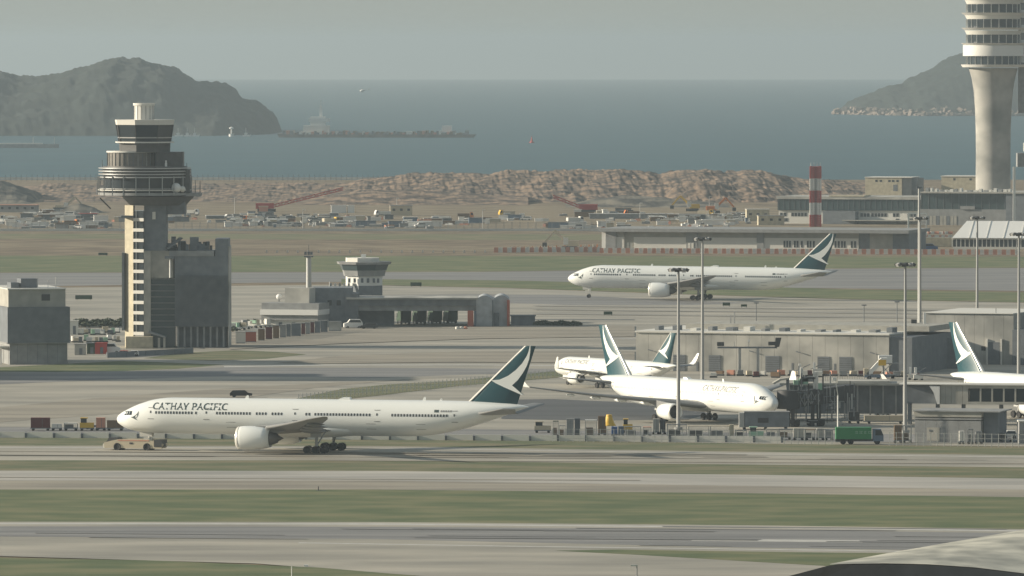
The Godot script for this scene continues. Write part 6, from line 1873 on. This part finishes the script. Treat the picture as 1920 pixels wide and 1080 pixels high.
	for i in 7:
		var u := i / 6.0
		var a: Vector2 = Vector2(fin[0][0], fin[0][1]).lerp(Vector2(fin[3][0], fin[3][1]), u)
		var b: Vector2 = Vector2(fin[1][0], fin[1][1]).lerp(Vector2(fin[2][0], fin[2][1]), u)
		var th := lerpf(0.42, 0.16, u)
		var r := PackedVector3Array()
		for q in [[0.045, 0.55], [0.14, 1.0], [0.7, 1.0], [1.0, 0.1], [1.0, -0.1], [0.7, -1.0], [0.14, -1.0], [0.045, -0.55]]:
			var p := a.lerp(b, q[0])
			r.append(Vector3(p.x - c.gear, p.y, q[1] * th))
		fr0.append(r)
	var fmb := MB.new()
	fmb.loft(fr0, 1)
	var fin_node := part(root, "tail_fin", fmb, M.teal)
	var le := []
	for i in 7:
		var u := i / 6.0
		var a: Vector2 = Vector2(fin[0][0], fin[0][1]).lerp(Vector2(fin[3][0], fin[3][1]), u)
		var b: Vector2 = Vector2(fin[1][0], fin[1][1]).lerp(Vector2(fin[2][0], fin[2][1]), u)
		var th := lerpf(0.42, 0.16, u)
		var r := PackedVector3Array()
		var ch := a.distance_to(b)
		for q in [[0.0, 0.0], [0.03, 0.5], [0.42 / ch, 0.93], [0.42 / ch + 0.02, 0.0], [0.42 / ch, -0.93], [0.03, -0.5]]:
			var p := a.lerp(b, q[0])
			r.append(Vector3(p.x - c.gear - 0.05, p.y + 0.01, q[1] * (th + 0.02)))
		le.append(r)
	var lmb := MB.new()
	lmb.loft(le, 1)
	part(fin_node, "leading_edge", lmb, M.bare)
	for side in [-1.0, 1.0]:
		var pp := PackedVector2Array()
		for q in STROKE: pp.append(Vector2(q[0] * c.stroke, q[1] * c.stroke))
		var idx := Geometry2D.triangulate_polygon(pp)
		var em := MB.new()
		for i in range(0, idx.size(), 3):
			var w := []
			for j in 3:
				var p := pp[idx[i + j]]
				var u: float = p.y / (fin[3][1] - fin[0][1])
				w.append(Vector3(fin[0][0] + p.x - c.gear, fin[0][1] + p.y, side * (lerpf(0.42, 0.16, u) + 0.025)))
			em.tri(w[0], w[1], w[2])
		part(fin_node, "brush_emblem", em, M.paint)
		part(root, "tailplane", foil(c, c.stab, side), M.wing_grey)
		# wing with its track fairings
		var wing := part(root, "wing", foil(c, c.wing, side), M.wing_grey)
		for fz in c.tracks:
			var tr := turned([Vector2(0.0, 0.0), Vector2(0.28, 0.7), Vector2(0.4, 1.9), Vector2(0.32, 3.6), Vector2(0.0, 5.0)], 10)
			var o := part(wing, "flap_fairing", tr, M.paint if c.winglet > 0.0 else M.wing_grey)
			var w := wing_at(c.wing, fz)
			o.position = Vector3(w[1] + w[2] - 3.4 - c.gear, w[4] - 0.45, side * fz)
			o.scale = Vector3.ONE * clampf(w[2] / 7.0, 0.5, 1.0)
		if c.winglet > 0.0:
			var tip: Array = c.wing[-1]
			part(wing, "winglet", foil(c, [[tip[0], tip[1], tip[2], 0.12, tip[4]], [tip[0] + 0.35, tip[1] + 0.5, tip[2] * 0.85, 0.1, tip[4] + 0.5], [tip[0] + 0.75, tip[1] + 1.5 + c.winglet * 0.2, tip[2] * 0.35, 0.06, tip[4] + c.winglet]], side), M.paint)
		# engine
		var er: float = c.eng.r
		var el: float = c.eng.len
		var eng := part(root, "engine", turned([Vector2(er * 0.80, el * 0.22), Vector2(er * 0.80, el * 0.06), Vector2(er * 0.86, 0.0), Vector2(er * 0.93, el * 0.02), Vector2(er, el * 0.13), Vector2(er * 1.01, el * 0.35), Vector2(er * 0.92, el * 0.58), Vector2(er * 0.78, el * 0.74), Vector2(er * 0.75, el * 0.74), Vector2(er * 0.72, el * 0.6)]), M.paint)
		eng.position = Vector3(c.eng.s - c.gear, c.eng.y, side * c.eng.z)
		part(eng, "engine_core", turned([Vector2(er * 0.62, el * 0.6), Vector2(er * 0.56, el * 0.78), Vector2(er * 0.40, el * 0.9), Vector2(er * 0.30, el * 0.9), Vector2(er * 0.24, el * 0.93), Vector2(0.0, el * 1.04)], 20), M.hot)
		part(eng, "engine_fan", turned([Vector2(0.0, el * 0.06), Vector2(er * 0.22, el * 0.16), Vector2(er * 0.8, el * 0.17), Vector2(er * 0.8, el * 0.2)], 20), M.charcoal)
		var lipm := turned([Vector2(er * 0.845, el * 0.012), Vector2(er * 0.86, -0.012), Vector2(er * 0.935, el * 0.016), Vector2(er * 0.975, el * 0.055)])
		part(eng, "intake_lip", lipm, M.bare)
		var wz := wing_at(c.wing, c.eng.z)
		var py := MB.new()
		py.prism(PackedVector2Array([Vector2(c.eng.s + el * 0.2 - c.gear, c.eng.y + er * 0.95), Vector2(wz[1] + 1.0 - c.gear, wz[4] + 0.25), Vector2(wz[1] + wz[2] * 0.5 - c.gear, wz[4] - 0.1), Vector2(c.eng.s + el * 0.92 - c.gear, c.eng.y + er * 0.45), Vector2(c.eng.s + el * 0.6 - c.gear, c.eng.y + er * 0.5)]), side * c.eng.z - 0.25, side * c.eng.z + 0.25)
		part(root, "engine_pylon", py, M.wing_grey)
		# main gear
		var g := MB.new()
		g.cyl(Vector3(0, 0.75, side * c.track), Vector3(0.15, c.cy - c.r * 0.7, side * (c.track + 0.3)), 0.24, 0.3, 12)
		g.bar(Vector3(-c.axle * 1.05, 0.72, side * c.track), Vector3(c.axle * 1.05, 0.72, side * c.track), 0.3, 0.3)
		g.bar(Vector3(0.1, 1.3, side * c.track), Vector3(1.2, c.cy - c.r * 0.7, side * (c.track - 1.8)), 0.18, 0.18)
		g.box(Vector3(0.1, c.cy - c.r * 0.78, side * (c.track + 0.55)), Vector3(1.9, 1.5, 0.08))
		var gear := part(root, "main_gear", g, M.galv)
		for k in c.axles:
			for q in [-1.0, 1.0]:
				var wh := MB.new()
				var p := Vector3((k - (c.axles - 1) * 0.5) * c.axle, c.wheel, side * c.track + q * 0.68)
				wheel(wh, p, c.wheel, 0.5)
				part(gear, "wheel", wh, M.rubber)
	# nose gear
	var ng := MB.new()
	var nx: float = c.nose_gear - c.gear
	ng.cyl(Vector3(nx, 0.5, 0), Vector3(nx, hull(c, c.nose_gear).y + 0.3, 0), 0.16, 0.2, 10)
	ng.box(Vector3(nx - 0.2, 1.75, 0.0), Vector3(1.5, 0.75, 0.5))
	ng.box(Vector3(nx - 0.5, hull(c, c.nose_gear).y - 0.25, 0.55), Vector3(2.2, 0.8, 0.06))
	ng.box(Vector3(nx - 0.5, hull(c, c.nose_gear).y - 0.25, -0.55), Vector3(2.2, 0.8, 0.06))
	var nose := part(root, "nose_gear", ng, M.offwhite)
	for q in [-1.0, 1.0]:
		var wh := MB.new()
		wheel(wh, Vector3(nx, c.wheel * 0.78, q * 0.42), c.wheel * 0.78, 0.34)
		part(nose, "wheel", wh, M.rubber)
	# aerials on the crown
	for q in c.aerials:
		var an := MB.new()
		var x: float = q[0] - c.gear
		an.prism(PackedVector2Array([Vector2(x, c.cy + c.r - 0.05), Vector2(x + q[1], c.cy + c.r - 0.05), Vector2(x + q[1] * 0.95, c.cy + c.r + q[2]), Vector2(x + q[1] * 0.45, c.cy + c.r + q[2])]), -q[3], q[3])
		part(body, "aerial", an, M.paint)
	return root
func wheel(mb: MB, p: Vector3, r: float, w: float):
	var keep := mb.xf
	mb.xf = keep * Transform3D(Basis(Vector3(1, 0, 0), Vector3(0, 0, 1), Vector3(0, -1, 0)), p)
	mb.lathe([Vector2(0, -w * 0.3), Vector2(r * 0.5, -w * 0.34), Vector2(r * 0.85, -w * 0.5), Vector2(r, -w * 0.3), Vector2(r, w * 0.3), Vector2(r * 0.85, w * 0.5), Vector2(r * 0.5, w * 0.34), Vector2(0, w * 0.3)], 18)
	mb.xf = keep
func wing_at(w: Array, z: float) -> Array:
	for i in w.size() - 1:
		if z <= w[i + 1][0]:
			var t: float = (z - w[i][0]) / (w[i + 1][0] - w[i][0])
			var r := []
			for k in 5: r.append(lerpf(w[i][k], w[i + 1][k], t))
			return r
	return w[-1]

func build_aircraft():
	var big := {label = "long white twin-engine airliner being towed along the near taxiway", r = 3.12, cy = 5.95, len = 73.1, nose = 10.2, tail = 22.0, gear = 37.2, nose_gear = 5.9,
		rows = [[7.8, 14.3], [14.95, 15.1], [18.7, 25.0], [25.8, 27.9], [28.6, 30.6], [34.6, 35.2], [36.2, 46.0], [49.8, 59.8]], doors = [6.4, 16.4, 32.2, 46.7, 60.3], title = 7.25, title_len = 13.3, flag = 57.3,
		fin = [[62.4, 8.75], [71.1, 8.3], [74.4, 18.5], [72.5, 18.5]], stroke = 1.0, stab = [[0.6, 63.6, 7.6, 0.9, 6.9], [3.0, 65.3, 6.3, 0.65, 7.1], [10.7, 71.0, 2.5, 0.22, 8.2]],
		wing = [[2.4, 24.0, 15.0, 1.7, 3.75], [5.0, 26.0, 12.6, 1.4, 4.05], [10.0, 29.4, 9.0, 0.95, 4.6], [20.0, 36.2, 6.0, 0.6, 5.8], [29.0, 42.2, 3.5, 0.34, 7.05], [32.2, 45.6, 0.9, 0.08, 7.6]], tracks = [8.0, 13.0, 18.5, 23.5], winglet = 0.0,
		eng = {r = 2.02, len = 7.9, s = 24.4, y = 2.75, z = 9.6}, track = 5.5, axle = 1.46, axles = 3, wheel = 0.67, fair = [-4.0, 12.5], aerials = [[23.0, 0.7, 0.5, 0.04], [39.5, 2.4, 0.35, 0.5], [54.5, 0.6, 0.55, 0.04], [57.5, 0.5, 0.3, 0.04]]}
	var a := airliner(big)
	a.position = gp(609, 848.5) + Vector3(0, 0.1, 0)
	a.rotation_degrees = Vector3(0, -14, 0)
	var b := copy(a, "white airliner rolling along the far runway in front of the long shed")
	b.position = gp(1315, 562) + Vector3(0, 0.05, 0)
	b.rotation_degrees = Vector3(0, -11, -0.5)
	b.rotate_object_local(Vector3(0, 0, 1), 0.0)
	var mid := {label = "white airliner parked at the gate, nose to the right beside the jet bridge", r = 2.82, cy = 5.05, len = 62.6, nose = 8.6, tail = 19.0, gear = 32.0, nose_gear = 6.7,
		rows = [[8.5, 14.0], [16.5, 29.0], [31.0, 43.0], [45.5, 53.0]], doors = [6.6, 15.0, 29.6, 53.6], title = 9.5, title_len = 12.0, flag = 0.0,
		fin = [[51.2, 7.75], [60.0, 7.4], [63.4, 16.9], [60.6, 16.9]], stroke = 0.93, stab = [[0.5, 53.6, 6.2, 0.7, 6.1], [9.7, 60.0, 2.2, 0.2, 7.2]],
		wing = [[2.2, 20.5, 12.0, 1.5, 3.3], [9.4, 26.0, 8.0, 0.95, 4.1], [20.0, 33.2, 5.2, 0.5, 5.3], [29.0, 39.4, 2.6, 0.22, 6.6]], tracks = [8.0, 12.5, 17.0, 21.5], winglet = 1.7,
		eng = {r = 1.55, len = 6.8, s = 19.6, y = 2.35, z = 9.4}, track = 5.3, axle = 1.98, axles = 2, wheel = 0.68, fair = [-3.0, 10.5], aerials = [[18.0, 0.6, 0.45, 0.04], [30.0, 2.0, 0.3, 0.4]]}
	var c := airliner(mid)
	c.position = gp(1284, 789)
	c.rotation_degrees = Vector3(0, 120, 0)
	var d := copy(c, "white airliner at the right edge whose nose is cut off by the picture")
	d.position = gp(1955, 782)
	d.rotation_degrees = Vector3(0, 121, 0)
	var small := {label = "small white airliner parked behind the gate airliner, nose to the left", r = 1.98, cy = 3.85, len = 44.0, nose = 5.6, tail = 13.5, gear = 22.0, nose_gear = 5.0,
		rows = [[6.0, 16.0], [17.0, 36.0]], doors = [4.4, 16.0, 30.0, 37.2], title = 6.0, title_len = 8.5, flag = 0.0,
		fin = [[35.4, 5.7], [41.8, 5.5], [43.9, 11.8], [41.9, 11.8]], stroke = 0.63, stab = [[0.4, 37.4, 4.3, 0.5, 4.7], [6.2, 41.0, 1.6, 0.14, 5.2]],
		wing = [[1.5, 15.5, 7.4, 0.9, 2.7], [6.4, 18.6, 4.6, 0.55, 3.3], [16.4, 24.4, 1.8, 0.16, 4.5]], tracks = [5.0, 8.5, 12.0], winglet = 2.3,
		eng = {r = 1.28, len = 4.8, s = 14.4, y = 1.95, z = 5.75}, track = 3.8, axle = 0.0, axles = 1, wheel = 0.6, fair = [-2.0, 7.0], aerials = [[12.0, 0.5, 0.4, 0.03]]}
	var s := airliner(small)
	s.position = gp(1154, 727)
	s.rotation_degrees = Vector3(0, -57, 0)
